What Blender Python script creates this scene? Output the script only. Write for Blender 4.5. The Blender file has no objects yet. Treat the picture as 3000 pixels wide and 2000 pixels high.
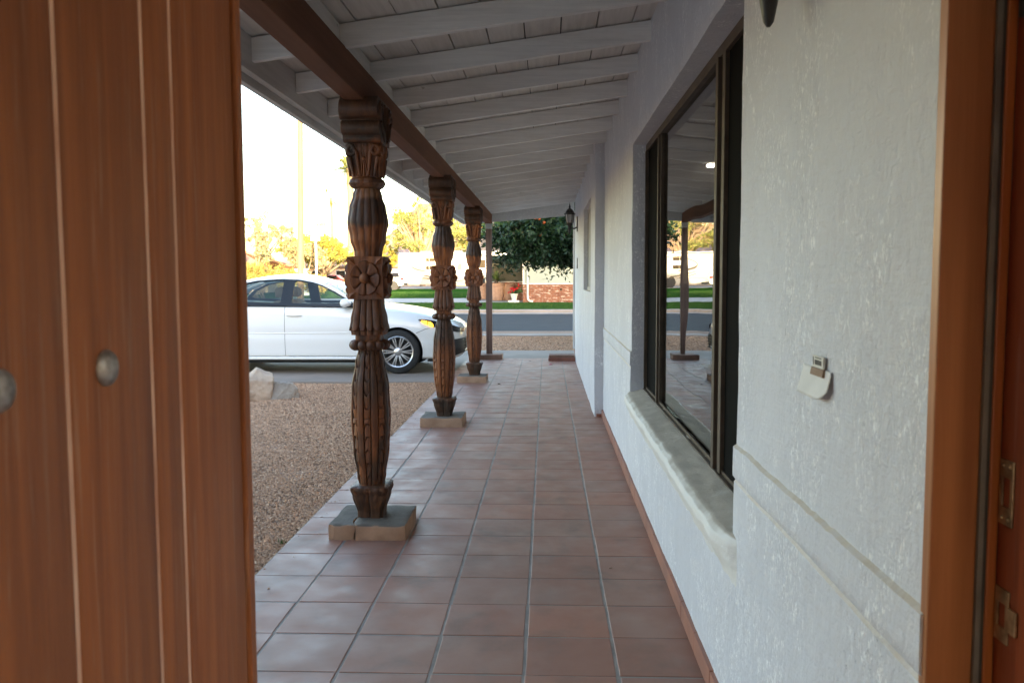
import bpy, bmesh, math, random
import numpy as np
from mathutils import Vector, Matrix, noise as mnoise

S = bpy.context.scene
COL = S.collection
R = math.radians
PI = math.pi

# ------------------------------------------------------------------ camera
cam = bpy.data.cameras.new("camera")
camo = bpy.data.objects.new("camera", cam)
COL.objects.link(camo)
pitch, yaw, roll = 0.0749, 0.0412, -0.0034
_F = Vector((-math.sin(yaw) * math.cos(pitch), math.cos(yaw) * math.cos(pitch), -math.sin(pitch)))
_R0 = Vector((math.cos(yaw), math.sin(yaw), 0))
_U0 = _R0.cross(_F)
_R = _R0 * math.cos(roll) + _U0 * math.sin(roll)
_U = _U0 * math.cos(roll) - _R0 * math.sin(roll)
camo.matrix_world = Matrix(((_R.x, _U.x, -_F.x, 0), (_R.y, _U.y, -_F.y, 0), (_R.z, _U.z, -_F.z, 1.37), (0, 0, 0, 1)))
cam.sensor_fit = 'HORIZONTAL'
cam.sensor_width = 22.3
cam.lens = 2498 / 3000 * 22.3
cam.clip_start = 0.02
cam.clip_end = 5000
cam.dof.use_dof = True
cam.dof.focus_distance = 4.6
cam.dof.aperture_fstop = 5.0
S.camera = camo

# ------------------------------------------------------------------ light
SUN_EL, SUN_AZ = 4.6, 14.0            # sun behind the camera, a little to the right
world = bpy.data.worlds.new("World")
S.world = world
world.use_nodes = True
wn = world.node_tree
for n in list(wn.nodes):
    wn.nodes.remove(n)
sky = wn.nodes.new('ShaderNodeTexSky')
sky.sky_type = 'NISHITA'
sky.sun_disc = False
sky.sun_elevation = R(SUN_EL)
sky.sun_rotation = R(180 - SUN_AZ)
sky.altitude = 350
sky.air_density = 1.0
sky.dust_density = 1.2
bg = wn.nodes.new('ShaderNodeBackground')
bg.inputs['Strength'].default_value = 0.15
wo = wn.nodes.new('ShaderNodeOutputWorld')
wn.links.new(sky.outputs[0], bg.inputs[0])
wn.links.new(bg.outputs[0], wo.inputs[0])

sl = bpy.data.lights.new("sun", 'SUN')
sl.energy = 2.0
sl.angle = R(0.5)
sl.color = (1.0, 0.80, 0.46)
so = bpy.data.objects.new("sun", sl)
COL.objects.link(so)
_sd = Vector((math.sin(R(SUN_AZ)) * math.cos(R(SUN_EL)), -math.cos(R(SUN_AZ)) * math.cos(R(SUN_EL)), math.sin(R(SUN_EL))))
so.rotation_euler = _sd.to_track_quat('Z', 'Y').to_euler()
so.location = (20, -40, 30)

S.view_settings.view_transform = 'Standard'
S.view_settings.look = 'None'
S.view_settings.exposure = 3.58
S.view_settings.gamma = 1
S.view_settings.use_white_balance = True
S.view_settings.white_balance_temperature = 6250
S.view_settings.white_balance_tint = 17
S.cycles.use_denoising = True
S.cycles.max_bounces = 10
S.cycles.diffuse_bounces = 6
S.cycles.glossy_bounces = 4
S.cycles.transparent_max_bounces = 12
S.cycles.caustics_reflective = False
S.cycles.caustics_refractive = False
S.cycles.sample_clamp_indirect = 6

rng = random.Random(11)

# ------------------------------------------------------------------ helpers
def tag(o, label=None, cat=None, group=None, kind=None):
    if label: o['label'] = label
    if cat: o['category'] = cat
    if group: o['group'] = group
    if kind: o['kind'] = kind
    return o

def thing(name, label, cat, loc=(0, 0, 0), rz=0.0, group=None):
    o = bpy.data.objects.new(name, None)
    COL.objects.link(o)
    o.empty_display_size = 0.2
    o.location = loc
    o.rotation_euler = (0, 0, rz)
    return tag(o, label, cat, group)

def wloc(o):
    v = Vector((0, 0, 0))
    while o:
        v += o.location
        o = o.parent
    return v

def link(name, me, mat=None, parent=None, world=False, smooth=None):
    o = bpy.data.objects.new(name, me)
    COL.objects.link(o)
    if mat is not None:
        for m in (mat if isinstance(mat, (list, tuple)) else [mat]):
            me.materials.append(m)
    if parent is not None:
        o.parent = parent
        if world:
            me.transform(Matrix.Translation(-wloc(parent)))
    if smooth is not None:
        shade(me, smooth)
    else:
        me.polygons.foreach_set('use_smooth', [False] * len(me.polygons))
    return o

def shade(me, ang):
    me.polygons.foreach_set('use_smooth', [True] * len(me.polygons))
    if ang < 179:
        me.set_sharp_from_angle(angle=R(ang))

def obj(name, bm, mat=None, parent=None, world=False, smooth=None, bevel=0, fix=True):
    if fix:
        bmesh.ops.recalc_face_normals(bm, faces=bm.faces[:])
    if bevel:
        es = [e for e in bm.edges if e.is_manifold and e.calc_face_angle(0) > R(30)]
        bmesh.ops.bevel(bm, geom=es, offset=bevel, segments=2, profile=.6, affect='EDGES', clamp_overlap=True)
    me = bpy.data.meshes.new(name)
    bm.to_mesh(me)
    bm.free()
    return link(name, me, mat, parent, world, smooth)

def raw(name, V, Fc, mat=None, parent=None, world=False, smooth=None):
    """numpy mesh: V (n,3), Fc (m,k)"""
    V = np.asarray(V, np.float32); Fc = np.asarray(Fc, np.int32)
    me = bpy.data.meshes.new(name)
    me.vertices.add(len(V)); me.vertices.foreach_set('co', V.ravel())
    k = Fc.shape[1]
    me.loops.add(Fc.size); me.loops.foreach_set('vertex_index', Fc.ravel())
    me.polygons.add(len(Fc))
    me.polygons.foreach_set('loop_start', np.arange(0, Fc.size, k, dtype=np.int32))
    me.update(calc_edges=True)
    me.validate()
    return link(name, me, mat, parent, world, smooth)

def box(bm, x0, x1, y0, y1, z0, z1):
    v = [bm.verts.new((x, y, z)) for x in (x0, x1) for y in (y0, y1) for z in (z0, z1)]
    for f in ((0, 1, 3, 2), (4, 6, 7, 5), (0, 4, 5, 1), (2, 3, 7, 6), (0, 2, 6, 4), (1, 5, 7, 3)):
        bm.faces.new([v[i] for i in f])
    return v

def tube(bm, pts, rad, n=8, cap=True):
    pts = [Vector(p) for p in pts]
    if not isinstance(rad, (list, tuple)): rad = [rad] * len(pts)
    prev = None; rings = []
    for i, p in enumerate(pts):
        d = (pts[min(i + 1, len(pts) - 1)] - pts[max(i - 1, 0)])
        if d.length < 1e-9: d = Vector((0, 0, 1))
        d.normalize()
        if prev is None:
            a = d.orthogonal().normalized()
        else:
            a = (prev - d * prev.dot(d))
            a = a.normalized() if a.length > 1e-6 else d.orthogonal().normalized()
        prev = a
        b = d.cross(a)
        rings.append([bm.verts.new(p + (a * math.cos(t) + b * math.sin(t)) * rad[i]) for t in [2 * PI * k / n for k in range(n)]])
    for i in range(len(rings) - 1):
        for k in range(n):
            bm.faces.new((rings[i][k], rings[i][(k + 1) % n], rings[i + 1][(k + 1) % n], rings[i + 1][k]))
    if cap:
        bm.faces.new(rings[0][::-1]); bm.faces.new(rings[-1])

def loft(bm, rings, cap=True, close=True):
    rs = [[bm.verts.new(p) for p in r] for r in rings]
    n = len(rs[0])
    for i in range(len(rs) - 1):
        for k in range(n if close else n - 1):
            bm.faces.new((rs[i][k], rs[i][(k + 1) % n], rs[i + 1][(k + 1) % n], rs[i + 1][k]))
    if cap and close:
        bm.faces.new(rs[0][::-1]); bm.faces.new(rs[-1])
    return rs

def lathe(bm, prof, n=24, c=(0, 0, 0), axis='Z', cap=True):
    rings = []
    for r, h in prof:
        ring = []
        for k in range(n):
            t = 2 * PI * k / n
            a, b = r * math.cos(t), r * math.sin(t)
            p = (a, b, h) if axis == 'Z' else ((a, h, b) if axis == 'Y' else (h, a, b))
            ring.append((p[0] + c[0], p[1] + c[1], p[2] + c[2]))
        rings.append(ring)
    loft(bm, rings, cap)

def ball(bm, c, r, sx=1, sy=1, sz=1, sub=2):
    g = bmesh.ops.create_icosphere(bm, subdivisions=sub, radius=r)
    for v in g['verts']:
        v.co = Vector((v.co.x * sx + c[0], v.co.y * sy + c[1], v.co.z * sz + c[2]))
    return g['verts']

def prism(bm, poly, f0, f1):
    """poly: 2D list, f0/f1 map (a,b)->3D for the two ends"""
    a = [bm.verts.new(f0(*p)) for p in poly]
    b = [bm.verts.new(f1(*p)) for p in poly]
    n = len(poly)
    bm.faces.new(a[::-1]); bm.faces.new(b)
    for i in range(n):
        bm.faces.new((a[i], a[(i + 1) % n], b[(i + 1) % n], b[i]))

def grid(xs, ys, fn):
    """verts/faces for a parametric grid"""
    V = [fn(u, v) for v in ys for u in xs]
    nx, ny = len(xs), len(ys)
    Fc = [(j * nx + i, j * nx + i + 1, (j + 1) * nx + i + 1, (j + 1) * nx + i) for j in range(ny - 1) for i in range(nx - 1)]
    return V, Fc

def merge(parts):
    V = []; Fc = []
    for v, f in parts:
        o = len(V); V += list(v); Fc += [tuple(i + o for i in q) for q in f]
    return V, Fc

def lin(a, b, n):
    return [a + (b - a) * i / (n - 1) for i in range(n)]

def fr(x, y, z, s=1.0):
    return mnoise.fractal(Vector((x * s, y * s, z * s)), 1.0, 2.0, 4)

# ------------------------------------------------------------------ materials
class NT:
    def __init__(s, name):
        s.m = bpy.data.materials.new(name); s.m.use_nodes = True
        s.t = s.m.node_tree
        s.b = s.t.nodes['Principled BSDF']; s.o = s.t.nodes['Material Output']
        s.tc = s.t.nodes.new('ShaderNodeTexCoord')
    def n(s, ty, **kw):
        x = s.t.nodes.new(ty)
        for k, v in kw.items():
            if k.startswith('i_'):
                x.inputs[k[2:].replace('_', ' ')].default_value = v
            else: setattr(x, k, v)
        return x
    def l(s, a, b): s.t.links.new(a, b)
    def coord(s, scale=(1, 1, 1), out='Object', rot=(0, 0, 0)):
        mp = s.n('ShaderNodeMapping'); mp.inputs['Scale'].default_value = scale; mp.inputs['Rotation'].default_value = rot
        s.l(s.tc.outputs[out], mp.inputs[0]); return mp.outputs[0]
    def noise(s, scale, detail=5, rough=.55, stretch=(1, 1, 1), dist=0.0, rot=(0, 0, 0)):
        x = s.n('ShaderNodeTexNoise'); x.inputs['Scale'].default_value = scale; x.inputs['Detail'].default_value = detail
        x.inputs['Roughness'].default_value = rough; x.inputs['Distortion'].default_value = dist
        s.l(s.coord(stretch, rot=rot), x.inputs['Vector']); return x.outputs['Fac']
    def vor(s, scale, feature='F1', stretch=(1, 1, 1), out='Distance'):
        x = s.n('ShaderNodeTexVoronoi'); x.feature = feature; x.inputs['Scale'].default_value = scale
        s.l(s.coord(stretch), x.inputs['Vector']); return x.outputs[out]
    def ramp(s, fac, stops):
        x = s.n('ShaderNodeValToRGB'); e = x.color_ramp.elements
        while len(e) < len(stops): e.new(.5)
        for el, (p, c) in zip(e, stops):
            el.position = p
            el.color = (c, c, c, 1) if not isinstance(c, (tuple, list)) else (*c, 1)
        s.l(fac, x.inputs[0]); return x.outputs[0]
    def mix(s, fac, a, b, mode='MIX'):
        x = s.n('ShaderNodeMix'); x.data_type = 'RGBA'; x.blend_type = mode
        for sock, v in ((0, fac), (6, a), (7, b)):
            if hasattr(v, 'links'): s.l(v, x.inputs[sock])
            else: x.inputs[sock].default_value = v if sock == 0 else (*v, 1)
        return x.outputs[2]
    def math(s, op, a, b=0.0):
        x = s.n('ShaderNodeMath'); x.operation = op
        for i, v in enumerate((a, b)):
            if hasattr(v, 'links'): s.l(v, x.inputs[i])
            else: x.inputs[i].default_value = v
        return x.outputs[0]
    def bump(s, h, strength=.3, dist=.01, prev=None):
        x = s.n('ShaderNodeBump'); x.inputs['Strength'].default_value = strength; x.inputs['Distance'].default_value = dist
        s.l(h, x.inputs['Height'])
        if prev is not None: s.l(prev, x.inputs['Normal'])
        return x.outputs[0]
    def fin(s, col=None, rough=None, normal=None, spec=.4, metal=0.0):
        b = s.b
        if col is not None:
            if hasattr(col, 'links'): s.l(col, b.inputs['Base Color'])
            else: b.inputs['Base Color'].default_value = (*col, 1)
        if rough is not None:
            if hasattr(rough, 'links'): s.l(rough, b.inputs['Roughness'])
            else: b.inputs['Roughness'].default_value = rough
        if normal is not None: s.l(normal, b.inputs['Normal'])
        b.inputs['Specular IOR Level'].default_value = spec
        b.inputs['Metallic'].default_value = metal
        return s.m

def simple(name, c1, c2=None, scale=6, rough=.6, bump=0.0, bscale=None, bdist=.01, stretch=(1, 1, 1), spec=.4, metal=0.0, lo=.35, hi=.65, detail=5):
    t = NT(name)
    c2 = c2 or tuple(x * .75 for x in c1)
    f = t.noise(scale, detail, .55, stretch)
    col = t.ramp(f, [(lo, c2), (hi, c1)])
    nm = None
    if bump:
        nm = t.bump(t.noise(bscale or scale * 3, 6, .6, stretch), bump, bdist)
    return t.fin(col, rough, nm, spec, metal)

def m_stucco(name, tint=(.665, .665, .70), amt=1.0):
    t = NT(name)
    big = t.noise(1.3, 4, .5)
    col = t.ramp(big, [(.3, tuple(c * .93 for c in tint)), (.7, tint)])
    # scraped trowel ridges (whiter, elongated vertically) and small darker pits, in irregular patches
    patch = t.ramp(t.noise(3.6, 6, .7, (1, 1, .7), .9), [(.47, 0.0), (.56, 1.0)])
    strk = t.ramp(t.noise(46, 6, .72, (1, 1, .5), 1.6), [(.50, 0.0), (.56, 1.0)])
    fleck = t.ramp(t.noise(120, 4, .7, (1, 1, .6), .8), [(.46, 0.0), (.55, 1.0)])
    s1 = t.math('MULTIPLY', patch, t.math('MULTIPLY', strk, fleck))
    chips = t.ramp(t.noise(95, 4, .7, (1, 1, .8), 2.0), [(.635, 0.0), (.665, 1.0)])
    zone = t.ramp(t.noise(2.6, 4, .6, (1, 1, .6), 0, (.4, .2, 1)), [(.50, 0.0), (.58, 1.0)])
    s2 = t.math('MULTIPLY', zone, chips)
    brush = t.noise(30, 5, .6, (1, .5, 3.2), .4, (.35, 0, 0))
    col = t.mix(t.math('MULTIPLY', t.ramp(brush, [(.35, 1.0), (.6, 0.0)]), .10), col, (.45, .45, .46))
    col = t.mix(t.math('MULTIPLY', s2, .8), col, (.22, .225, .25))
    col = t.mix(t.math('MULTIPLY', s1, .95), col, (.99, .99, .99))
    g = t.n('ShaderNodeNewGeometry'); sp = t.n('ShaderNodeSeparateXYZ'); t.l(g.outputs['True Normal'], sp.inputs[0])
    ledge = t.math('MULTIPLY', t.ramp(sp.outputs[2], [(.35, 0.0), (.7, 1.0)]), t.ramp(t.noise(18, 5, .6), [(.3, .5), (.6, 1.0)]))
    col = t.mix(ledge, col, (.60, .52, .42))
    h = t.math('ADD', t.math('MULTIPLY', s1, .10), t.math('MULTIPLY', t.noise(150, 5, .6), .22))
    h = t.math('SUBTRACT', h, t.math('MULTIPLY', s2, .5))
    h = t.math('ADD', h, t.math('MULTIPLY', brush, .35))
    nm = t.bump(t.noise(8, 5, .6, (1, 1, .6)), .42 * amt, .03)
    nm = t.bump(t.ramp(t.noise(24, 6, .65, (1, 1, .7), 1.5), [(.42, 0.0), (.62, 1.0)]), .28 * amt, .008, nm)
    nm = t.bump(h, 1.0 * amt, .006, nm)
    return t.fin(col, .6, nm, .35)

def m_whitewood(name, base=(.84, .82, .80), axis=0):
    t = NT(name)
    st = [6, 6, 6]; st[axis] = .35
    f = t.noise(7, 6, .6, tuple(st))
    col = t.ramp(f, [(.25, tuple(c * .82 for c in base)), (.6, base)])
    kn = t.ramp(t.vor(2.1, 'F1', (1, 1, 3.5)), [(.0, 1.0), (.045, 1.0), (.075, 0.0)])
    kn = t.math('MULTIPLY', kn, t.ramp(t.noise(25, 4), [(.42, 0.0), (.55, 1.0)]))
    col = t.mix(t.math('MULTIPLY', kn, .75), col, (.27, .22, .18))
    drt = t.ramp(t.noise(2.2, 6, .65, tuple(max(.5, q * .25) for q in st)), [(.50, 0.0), (.75, 1.0)])
    col = t.mix(t.math('MULTIPLY', drt, .35), col, (.42, .37, .32))
    nm = t.bump(t.noise(22, 6, .6, tuple(st)), .25, .006)
    return t.fin(col, .55, nm, .4)

def m_wood(name, c1, c2, c3=None, axis=2, rough=.5, scale=5, bump=.25, spec=.45):
    t = NT(name)
    st = [5, 5, 5]; st[axis] = .22
    f = t.noise(scale, 7, .6, tuple(st), .4)
    big = t.noise(1.6, 3, .5, tuple(.6 if i == axis else 2.0 for i in range(3)))
    col = t.mix(t.ramp(big, [(.3, 0.0), (.7, 1.0)]), t.ramp(f, [(.3, c2), (.68, c1)]), t.ramp(f, [(.3, tuple(x * .72 for x in c2)), (.7, tuple(x * .8 for x in c1))]))
    if c3:
        g = t.ramp(t.noise(scale * 2.2, 6, .65, tuple(st)), [(.56, 0.0), (.75, 1.0)])
        col = t.mix(t.math('MULTIPLY', g, .55), col, c3)
    nm = t.bump(t.noise(scale * 5, 6, .6, tuple(st)), bump, .004)
    return t.fin(col, rough, nm, spec)

def glass(name, f0=.04, tint=(.8, .85, .85), wav=0.0):
    t = NT(name)
    t.t.nodes.remove(t.b)
    tr = t.n('ShaderNodeBsdfTransparent'); tr.inputs[0].default_value = (*tint, 1)
    gl = t.n('ShaderNodeBsdfGlossy'); gl.inputs['Roughness'].default_value = 0.004; gl.inputs[0].default_value = (.95, .95, .95, 1)
    g = t.n('ShaderNodeNewGeometry')
    dt = t.n('ShaderNodeVectorMath'); dt.operation = 'DOT_PRODUCT'; t.l(g.outputs['Incoming'], dt.inputs[0]); t.l(g.outputs['Normal'], dt.inputs[1])
    c = t.math('SUBTRACT', 1.0, t.math('ABSOLUTE', dt.outputs['Value']))
    fz = t.math('ADD', f0, t.math('MULTIPLY', t.math('POWER', c, 5.0), 1 - f0))     # Schlick, the same from both sides of the pane
    if wav:
        nm = t.bump(t.noise(1.1, 1.5, .4), wav, .02)
        t.l(nm, gl.inputs['Normal'])
    ms = t.n('ShaderNodeMixShader')
    t.l(fz, ms.inputs[0]); t.l(tr.outputs[0], ms.inputs[1]); t.l(gl.outputs[0], ms.inputs[2])
    t.l(ms.outputs[0], t.o.inputs[0])
    return t.m

def m_leaf(name, cols, rough=.5, trans=.25):
    """cols: few greens chosen per leaf by island"""
    t = NT(name)
    g = t.n('ShaderNodeNewGeometry')
    col = t.ramp(g.outputs['Random Per Island'], [(i / max(1, len(cols) - 1), c) for i, c in enumerate(cols)])
    m = t.fin(col, rough, None, .35)
    tr = t.n('ShaderNodeBsdfTranslucent'); t.l(col, tr.inputs[0])
    ms = t.n('ShaderNodeMixShader'); ms.inputs[0].default_value = trans
    t.l(t.b.outputs[0], ms.inputs[1]); t.l(tr.outputs[0], ms.inputs[2]); t.l(ms.outputs[0], t.o.inputs[0])
    return m

def emit(name, c, s):
    t = NT(name); t.b.inputs['Emission Color'].default_value = (*c, 1); t.b.inputs['Emission Strength'].default_value = s
    return t.fin((.8, .8, .8), .5)

STUCCO = m_stucco("white_stucco")
SILL = simple("sill_stucco", (.52, .49, .44), (.40, .375, .335), 5, .75, .5, 60, .004)
WHITEX = m_whitewood("white_painted_rafter", axis=0)
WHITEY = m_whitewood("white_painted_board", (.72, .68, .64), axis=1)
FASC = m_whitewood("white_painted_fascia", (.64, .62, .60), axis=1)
BEAM = m_wood("brown_beam_paint", (.215, .094, .052), (.155, .064, .034), None, 1, .75, 4, .2, .15)
DOORW = m_wood("door_wood", (.31, .100, .030), (.185, .055, .018), (.33, .215, .15), 2, .5, 9, .35, .3)
JAMBW = m_wood("jamb_wood", (.56, .235, .085), (.34, .122, .042), None, 2, .4, 4, .15)
JAMBS = m_wood('orange_stop_wood', (.62, .20, .045), (.46, .13, .03), None, 2, .4, 4, .1)
JAMBR = m_wood("jamb_red_wood", (.34, .070, .020), (.17, .034, .012), (.36, .22, .18), 2, .35, 4, .2)
GROOVE = simple("worn_groove_wood", (.66, .43, .32), (.42, .19, .11), 14, .6, stretch=(1, 1, .3))
METAL = simple("worn_brass", (.62, .47, .27), (.30, .21, .12), 40, .36, metal=.9)
STUDM = simple("pewter_stud", (.40, .37, .35), (.17, .14, .125), 70, .5, metal=.85)
RUBBER = simple("grey_weatherstrip", (.24, .235, .20), (.16, .15, .13), 10, .5)
RUBBER2 = simple("dark_weatherstrip", (.085, .08, .065), (.06, .055, .05), 10, .5)
DARKGAP = simple("dark_gap", (.03, .028, .025), None, 6, .8)
FRAME = simple("bronze_aluminium", (.100, .070, .048), (.070, .049, .034), 12, .6, metal=.0, spec=.25)
SCREEN = simple("dark_insect_screen", (.0045, .004, .0035), (.003, .0028, .0025), 300, .9, spec=.06)
WGLASS = glass("window_glass", .06, (.72, .74, .72), .16)
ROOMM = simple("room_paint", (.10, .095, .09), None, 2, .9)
INTW = simple("interior_paint", (.82, .79, .74), None, 1.5, .85)
INTF = simple("interior_floor", (.34, .24, .16), None, 3, .5)
CONC = simple("driveway_concrete", (.30, .245, .205), (.225, .185, .155), 1.3, .85, .35, 90, .004)
WALKC = simple("sidewalk_concrete", (.40, .36, .33), (.33, .30, .27), 1.5, .85, .2, 60, .004)
KERBC = simple("kerb_concrete", (.36, .30, .26), (.29, .24, .20), 1.5, .85, .2, 60, .004)
ASPH = simple("asphalt", (.036, .036, .038), (.028, .028, .030), 2.0, .85, .4, 150, .004, spec=.12)
PLINTH = None
BLACKM = simple("black_iron", (.018, .017, .016), (.03, .026, .022), 20, .4, .2, 60, spec=.5)

def m_tile():
    t = NT("terracotta_tile")
    at = t.n('ShaderNodeAttribute'); at.attribute_name = 'tile'
    sp = t.n('ShaderNodeSeparateColor'); t.l(at.outputs['Color'], sp.inputs[0])
    base = t.ramp(sp.outputs[0], [(0, (.265, .118, .078)), (.35, (.33, .152, .102)), (.7, (.30, .162, .116)), (1, (.36, .160, .102))])
    big = t.ramp(t.noise(1.7, 4, .55), [(.3, 0.0), (.7, 1.0)])
    col = t.mix(t.math('MULTIPLY', big, .45), base, (.29, .175, .128))
    sm = t.ramp(t.noise(4.3, 4, .6, (1, .7, 1), .5), [(.50, 0.0), (.74, 1.0)])
    col = t.mix(t.math('MULTIPLY', sm, .60), col, (.155, .115, .090))
    du = t.ramp(t.noise(2.9, 3, .5, (1, .8, 1), .2, (0, 0, .7)), [(.52, 0.0), (.72, 1.0)])
    col = t.mix(t.math('MULTIPLY', du, .30), col, (.38, .29, .24))
    sp2 = t.ramp(t.noise(45, 3, .6), [(.70, 0.0), (.76, 1.0)])
    col = t.mix(t.math('MULTIPLY', sp2, .3), col, (.13, .09, .07))
    rough = t.ramp(t.noise(6, 5), [(.3, .42), (.7, .66)])
    nm = t.bump(t.noise(3.2, 3), .25, .02)
    nm = t.bump(t.noise(70, 4), .12, .002, nm)
    return t.fin(col, rough, nm, .36)
TILE = m_tile()
GROUT = simple("grey_grout", (.31, .27, .235), (.22, .19, .165), 8, .9, .3, 80, .003)
SKIRT = simple("terracotta_skirting", (.36, .15, .095), (.27, .12, .085), 5, .55, .2, 40, .003)

def m_post():
    t = NT("carved_post_wood")
    geo = t.n('ShaderNodeNewGeometry')
    def wn(scale, detail=5, rough=.55, stretch=(1, 1, 1), dist=0.0):
        x = t.n('ShaderNodeTexNoise'); x.inputs['Scale'].default_value = scale; x.inputs['Detail'].default_value = detail; x.inputs['Roughness'].default_value = rough; x.inputs['Distortion'].default_value = dist
        m = t.n('ShaderNodeMapping'); m.inputs['Scale'].default_value = stretch; t.l(geo.outputs['Position'], m.inputs[0]); t.l(m.outputs[0], x.inputs['Vector']); return x.outputs['Fac']
    grain = wn(6, 7, .62, (4, 4, .3), .3)
    warm = t.ramp(grain, [(.30, (.09, .025, .008)), (.52, (.33, .098, .025)), (.78, (.62, .21, .053))])
    dark = t.ramp(wn(9, 6, .6, (3, 3, .5)), [(.3, (.020, .013, .009)), (.7, (.066, .043, .028))])
    sep = t.n('ShaderNodeSeparateXYZ'); t.l(t.tc.outputs['Object'], sep.inputs[0])
    # weathered upper halves of each carved section (dirt and old oil, by height up the post)
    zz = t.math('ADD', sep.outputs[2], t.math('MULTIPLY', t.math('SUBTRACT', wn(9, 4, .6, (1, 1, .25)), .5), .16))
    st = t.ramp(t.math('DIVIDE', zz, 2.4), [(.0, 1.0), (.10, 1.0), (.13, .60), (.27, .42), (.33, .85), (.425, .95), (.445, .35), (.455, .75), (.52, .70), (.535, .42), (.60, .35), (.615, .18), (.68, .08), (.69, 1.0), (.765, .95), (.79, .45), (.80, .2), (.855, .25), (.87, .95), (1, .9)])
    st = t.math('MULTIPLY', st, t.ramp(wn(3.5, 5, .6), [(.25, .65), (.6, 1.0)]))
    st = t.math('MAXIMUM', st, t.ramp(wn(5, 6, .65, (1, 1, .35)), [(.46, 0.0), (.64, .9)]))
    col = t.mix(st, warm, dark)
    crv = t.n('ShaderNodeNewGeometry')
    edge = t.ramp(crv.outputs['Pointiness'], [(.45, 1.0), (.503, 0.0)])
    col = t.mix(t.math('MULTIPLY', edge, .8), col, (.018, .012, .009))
    nm = t.bump(wn(22, 7, .65, (4, 4, .35)), .45, .006)
    return t.fin(col, .52, nm, .4)
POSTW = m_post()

def m_plinth():
    t = NT("old_concrete_plinth")
    g = t.n('ShaderNodeNewGeometry'); sp = t.n('ShaderNodeSeparateXYZ'); t.l(g.outputs['Normal'], sp.inputs[0])
    side = t.ramp(t.noise(9, 5), [(.3, (.32, .195, .125)), (.7, (.46, .30, .20))])
    top = t.ramp(t.noise(7, 5), [(.3, (.095, .080, .064)), (.7, (.19, .162, .132))])
    col = t.mix(t.ramp(sp.outputs[2], [(.4, 0.0), (.7, 1.0)]), side, top)
    nm = t.bump(t.noise(50, 6, .6), .6, .008)
    return t.fin(col, .85, nm, .25)
PLINTH = m_plinth()

def m_ground():
    t = NT("desert_ground")
    big = t.noise(.35, 5)
    fine = t.vor(55, 'F1', (1, 1, 1), 'Color')
    col = t.ramp(big, [(.3, (.31, .185, .125)), (.7, (.40, .24, .16))])
    sp = t.n('ShaderNodeSeparateColor'); t.l(fine, sp.inputs[0])
    col = t.mix(t.ramp(sp.outputs[0], [(.2, 0.0), (.9, .65)]), col, (.43, .32, .25))
    col = t.mix(t.ramp(sp.outputs[1], [(.55, 0.0), (1, .6)]), col, (.13, .10, .08))
    nm = t.bump(t.vor(55), .9, .02)
    return t.fin(col, .95, nm, .2)
GROUND = m_ground()
PEBBLE = m_leaf("pebbles", [(.17, .100, .062), (.56, .335, .205), (.41, .24, .145), (.70, .47, .31), (.23, .140, .088), (.61, .37, .225), (.48, .285, .17)], .9, 0.0)

def m_lawn():
    t = NT("lawn_grass")
    f = t.noise(1.6, 8, .7)
    col = t.ramp(f, [(.3, (.016, .060, .008)), (.5, (.030, .088, .013)), (.75, (.060, .118, .022))])
    nm = t.bump(t.noise(60, 4, .7), 1.0, .05)
    return t.fin(col, .95, nm, .0)
LAWN = m_lawn()

# ================================================================== SETTING: ground, drive, street
def sheet(name, x0, x1, y0, y1, z, mat, nx=2, ny=2, fn=None):
    V, Fc = grid(lin(x0, x1, nx), lin(y0, y1, ny), lambda x, y: (x, y, z if fn is None else fn(x, y)))
    o = raw(name, V, Fc, mat)
    return tag(o, kind='structure')

ZG = -0.04
def terrain(x, y):
    if y < 23: return -0.07
    if y < 40: return -0.30
    z = -0.06 + 0.0075 * (min(y, 90) - 44)
    return z
ys = [-60, -30, -12, 0, 6, 12, 18, 22.9, 23.2, 30, 37.4, 37.6, 45, 52, 60, 70, 80, 90, 120, 200, 400, 900, 1800, 2600]
V, Fc = grid(lin(-1500, 1500, 31), ys, lambda x, y: (x, y, terrain(x, y)))
tag(raw("ground", V, Fc, GROUND), kind='structure')
bm = bmesh.new(); box(bm, -14, 9, 11.45, 16.45, -.35, ZG); tag(obj("driveway", bm, CONC), kind='structure')
sheet("road", -300, 300, 23.0, 36.2, -0.175, ASPH)
bm = bmesh.new(); box(bm, -60, 60, 20.8, 21.3, -.3, -.035)
for k in range(40): pass
tag(obj("kerb", bm, KERBC, bevel=.03), kind='structure')
bm = bmesh.new(); box(bm, -60, 60, 21.3, 23.02, -.3, -.165); tag(obj("gutter", bm, WALKC), kind='structure')
bm = bmesh.new(); box(bm, -60, 60, 36.15, 37.0, -.3, -.16); box(bm, -60, 60, 37.003, 37.5, -.3, -.03)
tag(obj("kerb", bm, KERBC, bevel=.03), kind='structure')
def lawnz(x, y): return terrain(x, y) + .05 + .02 * fr(x, y, 0, .4)
V, Fc = grid(lin(-40, 40, 60), [37.5, 37.7, 38.5, 40.1, 42, 45.2], lambda x, y: (x, y, -.035 + (y - 37.5) * .010 + .012 * fr(x, y, 0, .8)))
tag(raw("lawn", V, Fc, LAWN, smooth=180), kind='structure')
V, Fc = grid(lin(-60, 1.0, 40), [45.2, 48, 53.2], lambda x, y: (x, y, .05 + (y - 45.2) * .004))
tag(raw("sidewalk", V, Fc, WALKC), kind='structure')
V, Fc = grid(lin(-60, -4.5, 40), lin(53.2, 82, 16), lambda x, y: (x, y, .09 + (y - 53.2) * .0072 + .015 * fr(x, y, 0, .3)))
tag(raw("lawn", V, Fc, LAWN, smooth=180), kind='structure')
V, Fc = grid(lin(-80, 30, 8), lin(82, 100, 4), lambda x, y: (x, y, .31))
tag(raw("parking_pad", V, Fc, WALKC), kind='structure')
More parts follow.
